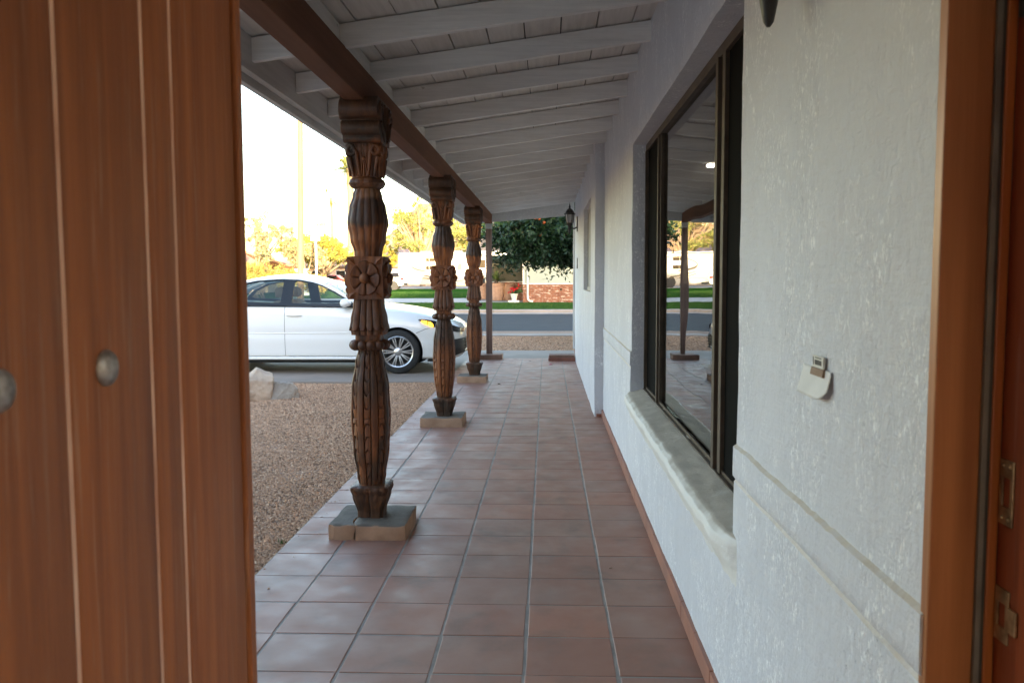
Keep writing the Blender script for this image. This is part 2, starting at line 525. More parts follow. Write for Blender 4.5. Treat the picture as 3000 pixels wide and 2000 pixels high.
# side street running away past the corner
V, Fc = grid([-34, -19], lin(36.2, 160, 12), lambda x, y: (x - (y - 36) * .12, y, max(-.05, terrain(x, y) + .13 + (y - 36) * .001)))
tag(raw("road", V, Fc, ASPH), kind='structure')

# distant desert hills
def hill(x, y):
    h = 0
    for cx_, cy_, rx_, ry_, a in ((-112, 760, 55, 90, 46), (20, 820, 140, 130, 52), (330, 850, 200, 130, 45)):
        h += a * math.exp(-((x - cx_) / rx_) ** 2 - ((y - cy_) / ry_) ** 2)
    return h * (1 + .35 * fr(x, y, 3, .012)) - 2
V, Fc = grid(lin(-800, 700, 110), lin(560, 1150, 44), lambda x, y: (x, y, hill(x, y)))
HILLM = simple("hill_scrub", (.42, .27, .19), (.24, .17, .12), .05, .95, .5, .3, 2.0)
tag(raw("hills", V, Fc, HILLM, smooth=180), kind='structure')

# gravel: loose stones in front of the porch
def pebbles(name, n, region, smin, smax, zbase):
    r = np.random.default_rng(5)
    base = np.array([(1, 0, 0), (-1, 0, 0), (0, 1, 0), (0, -1, 0), (0, 0, 1), (0, 0, -1)], float)
    fc = np.array([(0, 2, 4), (2, 1, 4), (1, 3, 4), (3, 0, 4), (2, 0, 5), (1, 2, 5), (3, 1, 5), (0, 3, 5)])
    P = region(r, n)
    n = len(P)
    s = r.uniform(smin, smax, (n, 1)) * r.uniform(.6, 1.3, (n, 3)) * np.array([1, 1, .62])
    jit = r.uniform(.65, 1.25, (n, 6, 1))
    a = r.uniform(0, 2 * PI, n)
    V = base[None] * jit * s[:, None, :]
    V = V + r.normal(0, .12, V.shape) * s[:, None, :]
    ca, sa = np.cos(a)[:, None], np.sin(a)[:, None]
    x = V[:, :, 0] * ca - V[:, :, 1] * sa; y = V[:, :, 0] * sa + V[:, :, 1] * ca
    V = np.stack([x, y, V[:, :, 2]], -1) + P[:, None, :]
    V[:, :, 2] += zbase + s[:, None, 2] * .25
    Fc = fc[None] + (np.arange(n) * 6)[:, None, None]
    o = raw(name, V.reshape(-1, 3), Fc.reshape(-1, 3), PEBBLE)
    return o
def reg_near(r, n):
    y = 3.3 + (11.45 - 3.3) * r.random(n) ** .85
    xr = -1.40; xl = np.maximum(-.42 * y - .4, -6)
    x = xl + (xr - xl) * r.random(n)
    k = int(n * .46)                       # the rest of the bed, out to its left edge
    x[:k] = r.uniform(-7, xr, k); y[:k] = r.uniform(2.6, 11.44, k)
    z = .006 * np.sin(x * 3.1 + y * 1.7) + .004 * np.sin(y * 5.3 - x * 2)
    return np.stack([x, y, z], -1)
tag(pebbles("gravel", 142000, reg_near, .0065, .0135, -.062), "loose tan pea gravel covering the yard beside the tiled porch", "gravel", kind='stuff')
def reg_spill(r, n):
    y = r.uniform(3.2, 11.3, n); x = -1.36 + np.abs(r.normal(0, .07, n)); z = np.full(n, .066)
    return np.stack([x, y, z], -1)
tag(pebbles("gravel", 90, reg_spill, .0035, .008, -.0655), "few stray pea gravel stones spilled onto the outer tiles of the porch", "gravel", kind='stuff')
def reg_strip(r, n):
    y = r.uniform(16.5, 20.75, n); x = r.uniform(-3.2, 1.2, n)
    return np.stack([x, y, np.zeros(n)], -1)
tag(pebbles("gravel", 16000, reg_strip, .010, .022, -.066), "loose gravel strip between the driveway and the street kerb", "gravel", kind='stuff')
# low mounded bed under the loose stones
V, Fc = grid(lin(-7, -1.36, 40), lin(2.6, 11.44, 60), lambda x, y: (x, y, -.070 + .006 * math.sin(x * 3.1 + y * 1.7) + .004 * math.sin(y * 5.3 - x * 2)))
tag(raw("gravel_bed", V, Fc, GROUND, smooth=180), kind='structure')

# ================================================================== PORCH FLOOR
colsX = [-1.35, -1.059, -.731, -.406, -.081, .244, .552]
rowsY = [2.853 + .3176 * i for i in range(-6, 37)]
rowsY = [y for y in rowsY if y < 14.4] + [14.43]
V = []; Fc = []; tcol = []
for i in range(len(colsX) - 1):
    for j in range(len(rowsY) - 1):
        gx, gy = .0046, .003
        x0, x1 = colsX[i] + gx * (i > 0), colsX[i + 1] - gx * (i < 5)
        y0, y1 = rowsY[j] + gy, rowsY[j + 1] - gy * (j < len(rowsY) - 2)
        if x1 - x0 < .02 or y1 - y0 < .02: continue
        jx, jy = rng.uniform(-.0025, .0025), rng.uniform(-.0025, .0025)
        x0 += jx; x1 += jx; y0 += jy; y1 += jy
        if i == 0: x0 = -1.35
        zt = rng.uniform(-.0003, .0004); tx, ty = rng.uniform(-.0005, .0005), rng.uniform(-.0005, .0005)
        e = .0035; o = len(V)
        for (dx, dy, dz) in ((0, 0, -.0028), (e, e, 0)):
            for (a, b, sx, sy) in ((x0, y0, 1, 1), (x1, y0, -1, 1), (x1, y1, -1, -1), (x0, y1, 1, -1)):
                V.append((a + dx * sx, b + dy * sy, zt + dz + (tx * (1 if a == x1 else -1) + ty * (1 if b == y1 else -1) if dz == 0 else 0)))
        for q in ((4, 5, 6, 7), (0, 1, 5, 4), (1, 2, 6, 5), (2, 3, 7, 6), (3, 0, 4, 7)):
            Fc.append([o + k for k in q])
        tcol += [rng.random()] * 5
        if i == 0:   # bull-nosed outer edge down to the slab
            o = len(V)
            V += [(x0, y0, zt - .0035), (x0, y1, zt - .0035), (x0 - .006, y1, -.02), (x0 - .006, y0, -.02)]
            Fc.append([o, o + 3, o + 2, o + 1]); tcol.append(.3)
pf = raw("porch_floor", V, Fc, TILE)
ca = pf.data.attributes.new('tile', 'FLOAT_COLOR', 'FACE')
ca.data.foreach_set('color', np.repeat(np.array(tcol, np.float32)[:, None], 4, 1).ravel())
tag(pf, kind='structure')
bm = bmesh.new(); box(bm, -1.353, .6, .9, 14.432, -.3, -.0019)
tag(obj("porch_slab", bm, GROUT), kind='structure')

# ================================================================== HOUSE
WX, FX = .555, .465
house = thing("house", "white stucco house with a long covered porch, brown plank door and bronze window", "house", (0, 1.2, 0))
def hpart(name, bm, mat, parent=None, **k): return obj(name, bm, mat, parent or house, True, **k)

def wnz(y, z): return .0035 * fr(0, y, z, 2.1) + .0012 * fr(3, y, z, 14)
def wsec(z):
    """profile of the wall face: rough plinth ledge at dado height"""
    if z < .772: return WX - .006
    if z < .778: return WX - .006 + .005 * (z - .772) / .006
    if z < .790: return WX - .001 - .009 * (z - .778) / .012
    if z < .876: return WX - .010
    if z < .883: return WX - .010 + .010 * (z - .876) / .007
    return WX
def zlist(a, b):
    zs = [a + (b - a) * i / max(2, int((b - a) / .03)) for i in range(max(2, int((b - a) / .03)) + 1)]
    zs += [z for z in (.768, .772, .778, .784, .790, .870, .876, .8783, .8806, .883, .892) if a < z < b]
    return sorted(set(round(z, 4) for z in zs))
def wallpatch(y0, y1, z0, z1, sec=wsec, dy=.03):
    def f(y, z):
        zz = z
        if .86 < z < .90: zz = z + .004 * fr(1, y, 0, 5) + .003 * fr(1, y, 0, 31)
        return (sec(z) + wnz(y, z), y, zz)
    return grid(lin(y0, y1, max(2, int((y1 - y0) / dy) + 1)), zlist(z0, z1), f)

WY0, WY1, WZ0, WZ1, WD = 2.49, 5.62, .60, 2.222, .092
parts = [wallpatch(1.235, WY0, 0, 2.80), wallpatch(WY1, 8.36, 0, 2.80), wallpatch(WY0, WY1, WZ1, 2.80),
         wallpatch(WY0, WY1, 0, .50, lambda z: WX - .006)]
# window reveals
parts.append(grid(lin(0, .05, 3), zlist(0, 2.80), lambda d, z: (wsec(z) + d + (wnz(1.235, z) if d == 0 else 0), 1.2345, z)))
parts.append(grid(lin(0, WD + .06, 5), zlist(.50, WZ1), lambda d, z: (wsec(z) + d + (wnz(WY1, z) if d < .01 else 0), WY1 + .002 * fr(d, z, 1, 6) - .006 * (d > 0), z)))
parts.append(grid(lin(0, WD + .06, 5), zlist(.50, WZ1), lambda d, z: (wsec(z) + d + (wnz(WY0, z) if d < .01 else 0), WY0 + .004 * (d > 0), z)))
parts.append(grid(lin(WY0, WY1, 60), lin(0, WD + .06, 4), lambda y, d: (wsec(2.3) + d + (wnz(y, WZ1) if d < .01 else 0), y, WZ1 - .004 * (d > 0))))
V, Fc = merge(parts)
raw("wall", V, Fc, STUCCO, house, True, smooth=40)
# projecting far section of the wall with a small recessed window
def far(y, z): return FX + wnz(y + 20, z)
FW = (9.17, 10.88, 1.21, 2.215)
fy0, fy1 = 8.35, 14.36
parts = [grid(lin(fy0, FW[0], 20), lin(0, 2.8, 60), lambda y, z: (far(y, z), y, z)),
         grid(lin(FW[1], fy1, 60), lin(0, 2.8, 60), lambda y, z: (far(y, z), y, z)),
         grid(lin(FW[0], FW[1], 30), lin(0, FW[2], 30), lambda y, z: (far(y, z), y, z)),
         grid(lin(FW[0], FW[1], 30), lin(FW[3], 2.8, 12), lambda y, z: (far(y, z), y, z)),
         grid(lin(0, .13, 4), lin(0, 2.8, 60), lambda d, z: (FX + d + (wnz(28.35, z) if d == 0 else 0), fy0 + .004 * fr(d * 3, z, 5, 4), z)),
         grid(lin(0, .6, 4), lin(0, 2.8, 20), lambda d, z: (FX + d, fy1, z)),
         grid(lin(0, .07, 3), lin(FW[2], FW[3], 20), lambda d, z: (FX + d, FW[1], z)),
         grid(lin(0, .07, 3), lin(FW[2], FW[3], 20), lambda d, z: (FX + d, FW[0], z)),
         grid(lin(FW[0], FW[1], 20), lin(0, .07, 3), lambda y, d: (FX + d, y, FW[2])),
         grid(lin(FW[0], FW[1], 20), lin(0, .07, 3), lambda y, d: (FX + d, y, FW[3]))]
V, Fc = merge(parts)
raw("projecting_wall", V, Fc, STUCCO, house, True, smooth=40)
# far small window
w2 = bpy.data.objects.new("window", None); COL.objects.link(w2); w2.parent = house
bm = bmesh.new(); xg = FX + .045
for (a, b, c, d) in ((FW[0], FW[1], FW[2], FW[2] + .04), (FW[0], FW[1], FW[3] - .04, FW[3])): box(bm, xg, xg + .03, a, b, c, d)
for a in (FW[0], (FW[0] + FW[1]) / 2 - .02, FW[1] - .04): box(bm, xg + .002, xg + .028, a, a + .04, FW[2] + .04, FW[3] - .04)
ALU = simple("grey_aluminium", (.42, .41, .38), (.34, .33, .31), 9, .5)
BLIND = simple("pale_blind", (.40, .385, .36), (.34, .33, .31), 12, .7, stretch=(1, 1, 20))
obj("frame", bm, ALU, w2, True)
bm = bmesh.new(); box(bm, xg + .012, xg + .016, FW[0] + .04, FW[1] - .04, FW[2] + .04, FW[3] - .04); obj("pane", bm, BLIND, w2, True)

# window sill: sloping stucco ledge with a rounded, uneven nose
def sillp(y, s):
    pr = [(WX - .006, .46), (WX - .016, .49), (WX - .040, .535), (WX - .053, .570), (WX - .051, .594), (WX - .030, .611), (WX + .02, .622), (WX + .06, .632), (WX + WD + .02, .640)]
    k = s * (len(pr) - 1); i = min(int(k), len(pr) - 2); f = k - i
    x = pr[i][0] * (1 - f) + pr[i + 1][0] * f; z = pr[i][1] * (1 - f) + pr[i + 1][1] * f
    e = 1
    if y < WY0 + .10 and x < WX: e = max(0.0, (y - (WY0 - .06)) / .16)
    if y > WY1 - .05 and x < WX: e = max(0.0, (WY1 + .04 - y) / .09)
    e = e ** .5 if e < 1 else 1
    x = (WX - .006) + (x - (WX - .006)) * e if x < WX - .006 else x
    return (x + .006 * fr(y, z, 2, 6) + .0025 * fr(y, z * 2, 9, 22), y, z + .006 * fr(y, x, 7, 5) + .002 * fr(y, x, 3, 25))
V, Fc = grid(lin(WY0 - .06, WY1 + .04, 110), lin(0, 1, 33), sillp)
SILLM = None
def m_sill():
    t = NT("sill_stucco_dusty")
    g = t.n('ShaderNodeNewGeometry'); sp = t.n('ShaderNodeSeparateXYZ'); t.l(g.outputs['Normal'], sp.inputs[0])
    up = t.ramp(t.math('ADD', sp.outputs[2], t.math('MULTIPLY', t.math('SUBTRACT', t.noise(9, 4), .5), .5)), [(.62, 0.0), (.92, 1.0)])
    dust = t.ramp(t.noise(7, 5, .6), [(.3, (.42, .365, .295)), (.7, (.54, .475, .395))])
    fl = t.ramp(t.noise(26, 4, .6, (1, 1, 1), 1.0), [(.66, 0.0), (.72, 1.0)])
    dust = t.mix(t.math('MULTIPLY', fl, .8), dust, (.72, .71, .69))
    col = t.mix(up, (.76, .74, .70), dust)
    nm = t.bump(t.noise(14, 5), .3, .02)
    nm = t.bump(t.math('ADD', fl, t.noise(80, 4)), .4, .004, nm)
    return t.fin(col, .75, nm, .3)
raw("window_sill", V, Fc, m_sill(), house, True, smooth=180)

# front window: bronze aluminium slider with dark screens and one reflecting pane
win = bpy.data.objects.new("window", None); COL.objects.link(win); win.parent = house
xf = WX + WD - .004
def vbar(bm, y, w, d0, d1): box(bm, xf + d0, xf + d1, y, y + w, .640, WZ1 - .045)
bm = bmesh.new()
box(bm, xf - .012, xf + .05, WY0, WY1 - .004, .612, .640); box(bm, xf - .004, xf + .05, WY0, WY1 - .004, WZ1 - .045, WZ1 - .002)
box(bm, xf + .004, xf + .012, WY0, WY1 - .004, .640, .654)
vbar(bm, WY1 - .034, .03, -.008, .05); vbar(bm, WY0, .03, -.008, .05)
vbar(bm, 4.95, .035, -.010, .045); vbar(bm, 4.905, .012, .0, .045)
vbar(bm, 3.24, .045, -.012, .045); vbar(bm, 3.15, .05, -.004, .045); vbar(bm, 3.205, .03, .004, .04)
obj("frame", bm, FRAME, win, True, bevel=.002)
bm = bmesh.new(); box(bm, xf + .018, xf + .021, 3.285, 4.905, .652, WZ1 - .045); obj("pane", bm, WGLASS, win, True)
for a, b in ((4.985, WY1 - .034), (WY0 + .03, 3.15)):
    bm = bmesh.new(); box(bm, xf + .012, xf + .014, a, b, .654, WZ1 - .045); obj("screen", bm, SCREEN, win, True)
for zz in (.96, 1.66):
    bm = bmesh.new(); box(bm, xf - .002, xf + .012, 3.152, 3.168, zz, zz + .04); obj("latch", bm, DARKGAP, win, True)

# terracotta skirting tiles
bm = bmesh.new(); y = 1.24
while y < 8.34:
    y1 = min(y + .302, 8.345); j = rng.uniform(-.001, .001)
    box(bm, WX - .020 + j, WX + .01, y + .002, y1 - .002, .0, .074 + rng.uniform(-.002, .002)); y = y1
box(bm, FX + .02, WX - .02, 8.335, 8.348, 0, .03)
hpart("skirting", bm, SKIRT, bevel=.002)
bm = bmesh.new(); box(bm, FX - .004, FX + .12, 14.30, 14.40, 0, .17); hpart("wall_foot", bm, SKIRT, bevel=.004)

# rooms: dark room behind the window, entry room round the camera
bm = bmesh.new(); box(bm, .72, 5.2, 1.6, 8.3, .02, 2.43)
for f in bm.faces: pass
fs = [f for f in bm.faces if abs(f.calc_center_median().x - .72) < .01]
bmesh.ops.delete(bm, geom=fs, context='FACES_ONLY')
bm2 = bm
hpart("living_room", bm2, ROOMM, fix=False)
bm = bmesh.new(); box(bm, 1.50, 1.57, 8.12, 8.22, 2.395, 2.425)
cl = thing("ceiling_light", "small lit ceiling lamp seen through the window glass", "lamp", (1.51, 8.165, 2.43))
obj("lamp_body", bm, emit("warm_lamp", (1, .88, .68), 2.2), cl, True, bevel=.01)

# entry room
ew = .10
bm = bmesh.new()
box(bm, -1.7, 2.6, -4.9, 1.08, -.2, -.012)                               # floor
hpart("entry_floor", bm, INTF)
bm = bmesh.new()
box(bm, -1.82, -1.7, -4.9, 1.06, -.1, 2.6); box(bm, 2.6, 2.72, -4.9, -4.5, -.1, 2.6); box(bm, 2.6, 2.72, .75, 1.06, -.1, 2.6); box(bm, 2.6, 2.72, -4.497, .747, 2.25, 2.6)
box(bm, -1.82, 2.72, -4.9, 1.06, 2.603, 2.7)
box(bm, -1.82, -1.4, -5.05, -4.903, -.1, 2.6); box(bm, 2.3, 2.72, -5.05, -4.903, -.1, 2.6); box(bm, -1.4, 2.3, -5.05, -4.903, 2.25, 2.6)
hpart("entry_walls", bm, INTW)  # unseen; wide right and back openings added to let skylight reach the door
# front wall of the entry, either side of and over the doorway
bm = bmesh.new()
box(bm, -9.0, -.50, 1.08, 1.24, -.3, 2.75); box(bm, .80, 2.72, 1.062, 1.20, -.1, 2.6)
box(bm, -.50, .80, 1.083, 1.237, 2.16, 2.75)
hpart("entry_wall", bm, STUCCO)

# door frame on the right: outer casing, weatherstrip, stop and latch rebate
frm = bpy.data.objects.new("door_frame", None); COL.objects.link(frm); frm.parent = house
bm = bmesh.new(); box(bm, WX - .0065, .614, 1.222, 1.246, -.01, 2.6); obj("casing", bm, JAMBW, frm, True, bevel=.003)
bm = bmesh.new(); box(bm, .6145, .6225, 1.218, 1.246, -.01, 2.6); obj("weatherstrip", bm, RUBBER, frm, True, bevel=.001)
bm = bmesh.new(); box(bm, .623, .6275, 1.2205, 1.246, -.01, 2.6); obj("seal_gap", bm, RUBBER2, frm, True)
bm = bmesh.new(); box(bm, .628, .6425, 1.219, 1.246, -.01, 2.6); obj("door_stop", bm, JAMBS, frm, True, bevel=.003)
bm = bmesh.new(); box(bm, .643, .73, .98, 1.222, -.01, 2.6); obj("jamb", bm, JAMBR, frm, True, bevel=.002)
bm = bmesh.new(); box(bm, .634, .6425, 1.10, 1.205, 1.715, 1.90); obj("alarm_contact", bm, BLACKM, frm, True, bevel=.003)

# roof over the porch
SL = .132
def rz(x): return 2.735 + SL * (x - WX)          # underside of the boards
XF = -1.362
pr = bpy.data.objects.new("porch_roof", None); COL.objects.link(pr); pr.parent = house
RY = [4.68 + .685 * k for k in range(-5, 15)]
for i, y in enumerate(RY):
    bm = bmesh.new()
    xe = WX + .02 if y < 8.3 else FX + .02
    yy = y + rng.uniform(-.006, .006); h = .105 + rng.uniform(-.003, .003)
    sag = rng.uniform(-.003, .003)
    n = 8; rings = []
    for x in lin(XF, xe, n):
        z = rz(x) - .006; s = sag * math.sin((x - XF) / (xe - XF) * PI)
        rings.append([(x, yy - .021, z), (x, yy + .021, z), (x, yy + .021, z - h + s), (x, yy - .021, z - h + s)])
    loft(bm, rings)
    obj("rafter", bm, WHITEX, pr, True, bevel=.0035)
# roof boards (tongue and groove planks running along the porch), as separate strips with open joints
bm = bmesh.new(); x = XF - .085; k = 0
while x < WX + .05:
    x1 = min(x + .190, WX + .06)
    dz = rng.uniform(-.001, .003)
    prism(bm, [(x + .0035, .0), (x1 - .0035, .0), (x1 - .0025, .02), (x + .0025, .02)], lambda a, b: (a, 1.21, rz(a) + b + dz), lambda a, b: (a, 14.62, rz(a) + b + dz))
    x = x1
obj("roof_boards", bm, WHITEY, pr, True)
bm = bmesh.new(); prism(bm, [(XF - .12, .022), (WX + .3, .022), (WX + .3, .06), (XF - .12, .06)], lambda a, b: (a, 1.20, rz(a) + b), lambda a, b: (a, 14.66, rz(a) + b))
SHING = simple("roof_shingle", (.16, .13, .11), (.10, .085, .075), 9, .9)
obj("roofing", bm, simple("roof_felt", (.03, .03, .03), None, 3, .9), pr, True)
bm = bmesh.new(); box(bm, XF - .04, XF, 1.2, 14.62, rz(XF) - .165, rz(XF) - .003); obj("sub_fascia", bm, FASC, pr, True, bevel=.003)
bm = bmesh.new()
for a, b in ((1.2, 5.15), (5.154, 9.6), (9.604, 14.66)):
    box(bm, XF - .082, XF - .046, a, b, rz(XF) - .205 + rng.uniform(-.004, .004), rz(XF) + .03)
obj("fascia", bm, FASC, pr, True, bevel=.003)
# blocking over the beam
bm = bmesh.new()
for a, b in zip(RY[:-1], RY[1:]):
    box(bm, -.99, -.95, a + .023, b - .023, rz(-.97) - .10, rz(-.97) - .006)
obj("blocking", bm, WHITEY, pr, True)
# end board across the street end
bm = bmesh.new()
prism(bm, [(XF - .04, 0), (FX - .005, 0), (FX - .005, 1), (XF - .04, 1)],
      lambda a, b: (a, 14.50, rz(a) - .01 if b else 2.303 + .076 * (a + .92)), lambda a, b: (a, 14.54, rz(a) - .01 if b else 2.303 + .076 * (a + .92)))
obj("end_board", bm, FASC, pr, True, bevel=.003)
bm = bmesh.new(); 
n = 40
loft(bm, [[(-1.027 + .002 * fr(0, y, 1, .8), y, 2.268), (-.925 + .002 * fr(0, y, 4, .8), y, 2.268 + .002 * fr(0, y, 2, .7)), (-.925, y, 2.430), (-1.027, y, 2.430)] for y in lin(1.245, 14.43, n)])
obj("beam", bm, BEAM, pr, True, bevel=.005)

# main roofs and outer walls (behind and to the right of the camera)
bm = bmesh.new()
prism(bm, [(WX + .06, 2.80), (6.6, 5.35), (12.8, 2.6), (12.8, 2.5), (6.6, 5.22), (WX + .06, 2.70)], lambda a, b: (a, 1.45, b), lambda a, b: (a, 14.66, b))
obj("main_roof", bm, SHING, house, True)  # unseen ridge, raised so its shadow covers the house across the street
bm = bmesh.new()
prism(bm, [(1.5, 2.56), (-2.0, 4.5), (-5.6, 2.7), (-5.6, 2.6), (-2.0, 4.4), (1.5, 2.50)], lambda a, b: (-9.6, a, b + .3), lambda a, b: (WX + 2.5, a, b + .3))
obj("wing_roof", bm, SHING, house, True)
bm = bmesh.new()
prism(bm, [(.75, 0), (12.1, 0), (12.1, 2.75), (6.6, 5.20), (.75, 2.70)], lambda a, b: (a, 14.33, b), lambda a, b: (a, 14.355, b))
obj("outer_wall", bm, STUCCO, house, True)
bm = bmesh.new(); box(bm, 12.0, 12.1, 1.6, 14.32, -.1, 2.55); obj("outer_wall", bm, STUCCO, house, True)
bm = bmesh.new(); box(bm, 2.73, 12.0, 1.5, 1.6, -.1, 2.55); obj("outer_wall", bm, STUCCO, house, True)
bm = bmesh.new(); prism(bm, [(.75, 2.552), (12.0, 2.752), (6.6, 5.18), (.75, 2.70)], lambda a, b: (a, 1.5, b), lambda a, b: (a, 1.6, b)); obj("outer_wall", bm, STUCCO, house, True)
bm = bmesh.new(); box(bm, -9.0, -1.83, -5.05, -4.95, -.1, 2.9); obj("outer_wall", bm, STUCCO, house, True)
bm = bmesh.new(); box(bm, -9.0, -8.9, -4.9, 1.07, -.1, 2.9); obj("outer_wall", bm, STUCCO, house, True)

# white trim and downpipe at the far end of the wall
TRIM = simple("white_trim_paint", (.72, .71, .69), (.62, .61, .59), 4, .5)
bm = bmesh.new(); box(bm, FX - .028, FX - .001, 14.33, 14.42, .17, 2.47); hpart("corner_trim", bm, TRIM, bevel=.004)
bm = bmesh.new(); box(bm, FX - .012, FX + .01, 13.0, 13.12, 1.50, 1.66); hpart("door_bell", bm, BLACKM, bevel=.003)

# ------------------------------------------------------------------ front door (opened inwards, plank face with studs)
HX, HY = -.427, 1.20
DA = R(2.4)                                     # angle from the corridor direction
door = bpy.data.objects.new("front_door", None); COL.objects.link(door); door.parent = house
door.location = Vector((HX, HY, 0)) - wloc(house)
door.rotation_euler = (0, 0, -DA)
# local: face at x=0 looking +x, leaf runs towards -y
def dpart(name, bm, mat, parent=None, **k): return obj(name, bm, mat, parent or door, False, **k)
edges = [-.029, -.206, -.272, -.429, -.60, -.78, -.96]
bm = bmesh.new()
for a, b in zip(edges[:-1], edges[1:]):
    y1, y0 = a - .0025, b + .0025
    prism(bm, [(0 - .005, y1), (-.001, y1 - .002), (0, y1 - .004), (0, y0 + .004), (-.001, y0 + .002), (-.005, y0), (-.045, y0), (-.045, y1)],
          lambda u, v: (u, v, .012), lambda u, v: (u, v, 2.13))
dpart("planks", bm, DOORW, smooth=30)
for e in edges[1:-1]:
    bm = bmesh.new(); box(bm, -.03, -.0015, e - .0030, e + .0030, .014, 2.128); dpart("groove", bm, GROOVE)
bm = bmesh.new(); box(bm, -.046, .0035, -.0265, -.006, -.005, 2.14); dpart("hinge_edge", bm, DOORW, bevel=.003)
for (y, z) in [(-.367, z) for z in (.50, 1.281, 2.0)] + [(-.526, z) for z in (.50, 1.279, 2.0)] + [(-.69, z) for z in (.50, 1.28, 2.0)] + [(-.87, z) for z in (.50, 1.28, 2.0)]:
    bm = bmesh.new()
    ring = [(.0005, .0185), (.0015, .0185), (.0048, .0165), (.0075, .0115), (.009, .006), (.0095, .0015)]
    rings = [[(h, y + r * math.cos(t), z + r * math.sin(t)) for t in lin(0, 2 * PI * 23 / 24, 24)] for h, r in ring]
    loft(bm, rings)
    dpart("stud", bm, STUDM, smooth=60)
# strike plates on the right jamb
def strike(zc, hh, lip):
    bm = bmesh.new()
    xs = .6428
    y0, y1 = 1.182, 1.217
    for (a, b, c, d) in ((y0, y1, zc - hh, zc - hh * .45), (y0, y1, zc + hh * .45, zc + hh), (y0, y0 + .008, zc - hh * .45, zc + hh * .45), (y1 - .008, y1, zc - hh * .45, zc + hh * .45)):
        box(bm, xs - .0025, xs, a, b, c, d)
    if lip: box(bm, xs - .0045, xs - .0005, y0 - .022, y0 + .001, zc - hh * .45, zc + hh * .45)
    o = obj("strike_plate", bm, METAL, frm, True, bevel=.0008)
    return o
strike(1.068, .046, False)
strike(.893, .038, True)
for z in (1.105, 1.031):
    for y in (1.192, 1.208):
        bm = bmesh.new(); ball(bm, (.6405, y, z), .0042, .5, 1, 1, 1); obj("screw", bm, METAL, frm, True, smooth=180)

# ================================================================== CARVED POSTS
def sq(t, p):
    """superellipse radius factor: p=2 circle, larger = squarer"""
    c, s_ = abs(math.cos(t)), abs(math.sin(t))
    return (c ** p + s_ ** p) ** (-1.0 / p)
def interp(prof, z):
    for (z0, r0), (z1, r1) in zip(prof[:-1], prof[1:]):
        if z0 <= z <= z1:
            f = (z - z0) / (z1 - z0); f = f * f * (3 - 2 * f)
            return r0 + (r1 - r0) * f
    return prof[-1][1]
def turned(name, prof, nz, na, p, fn, parent, smooth=45, seed=0):
    z0, z1 = prof[0][0], prof[-1][0]
    bm = bmesh.new(); rings = []
    for z in lin(z0, z1, nz):
        r = interp(prof, z); ring = []
        for k in range(na):
            t = 2 * PI * k / na
            q = r * sq(t, p) * fn(t, z) + .0012 * fr(math.cos(t) * .3 + seed, math.sin(t) * .3, z, 9)
            ring.append((q * math.cos(t), q * math.sin(t), z))
        rings.append(ring)
    loft(bm, rings)
    return obj(name, bm, POSTW, parent, False, smooth=smooth)

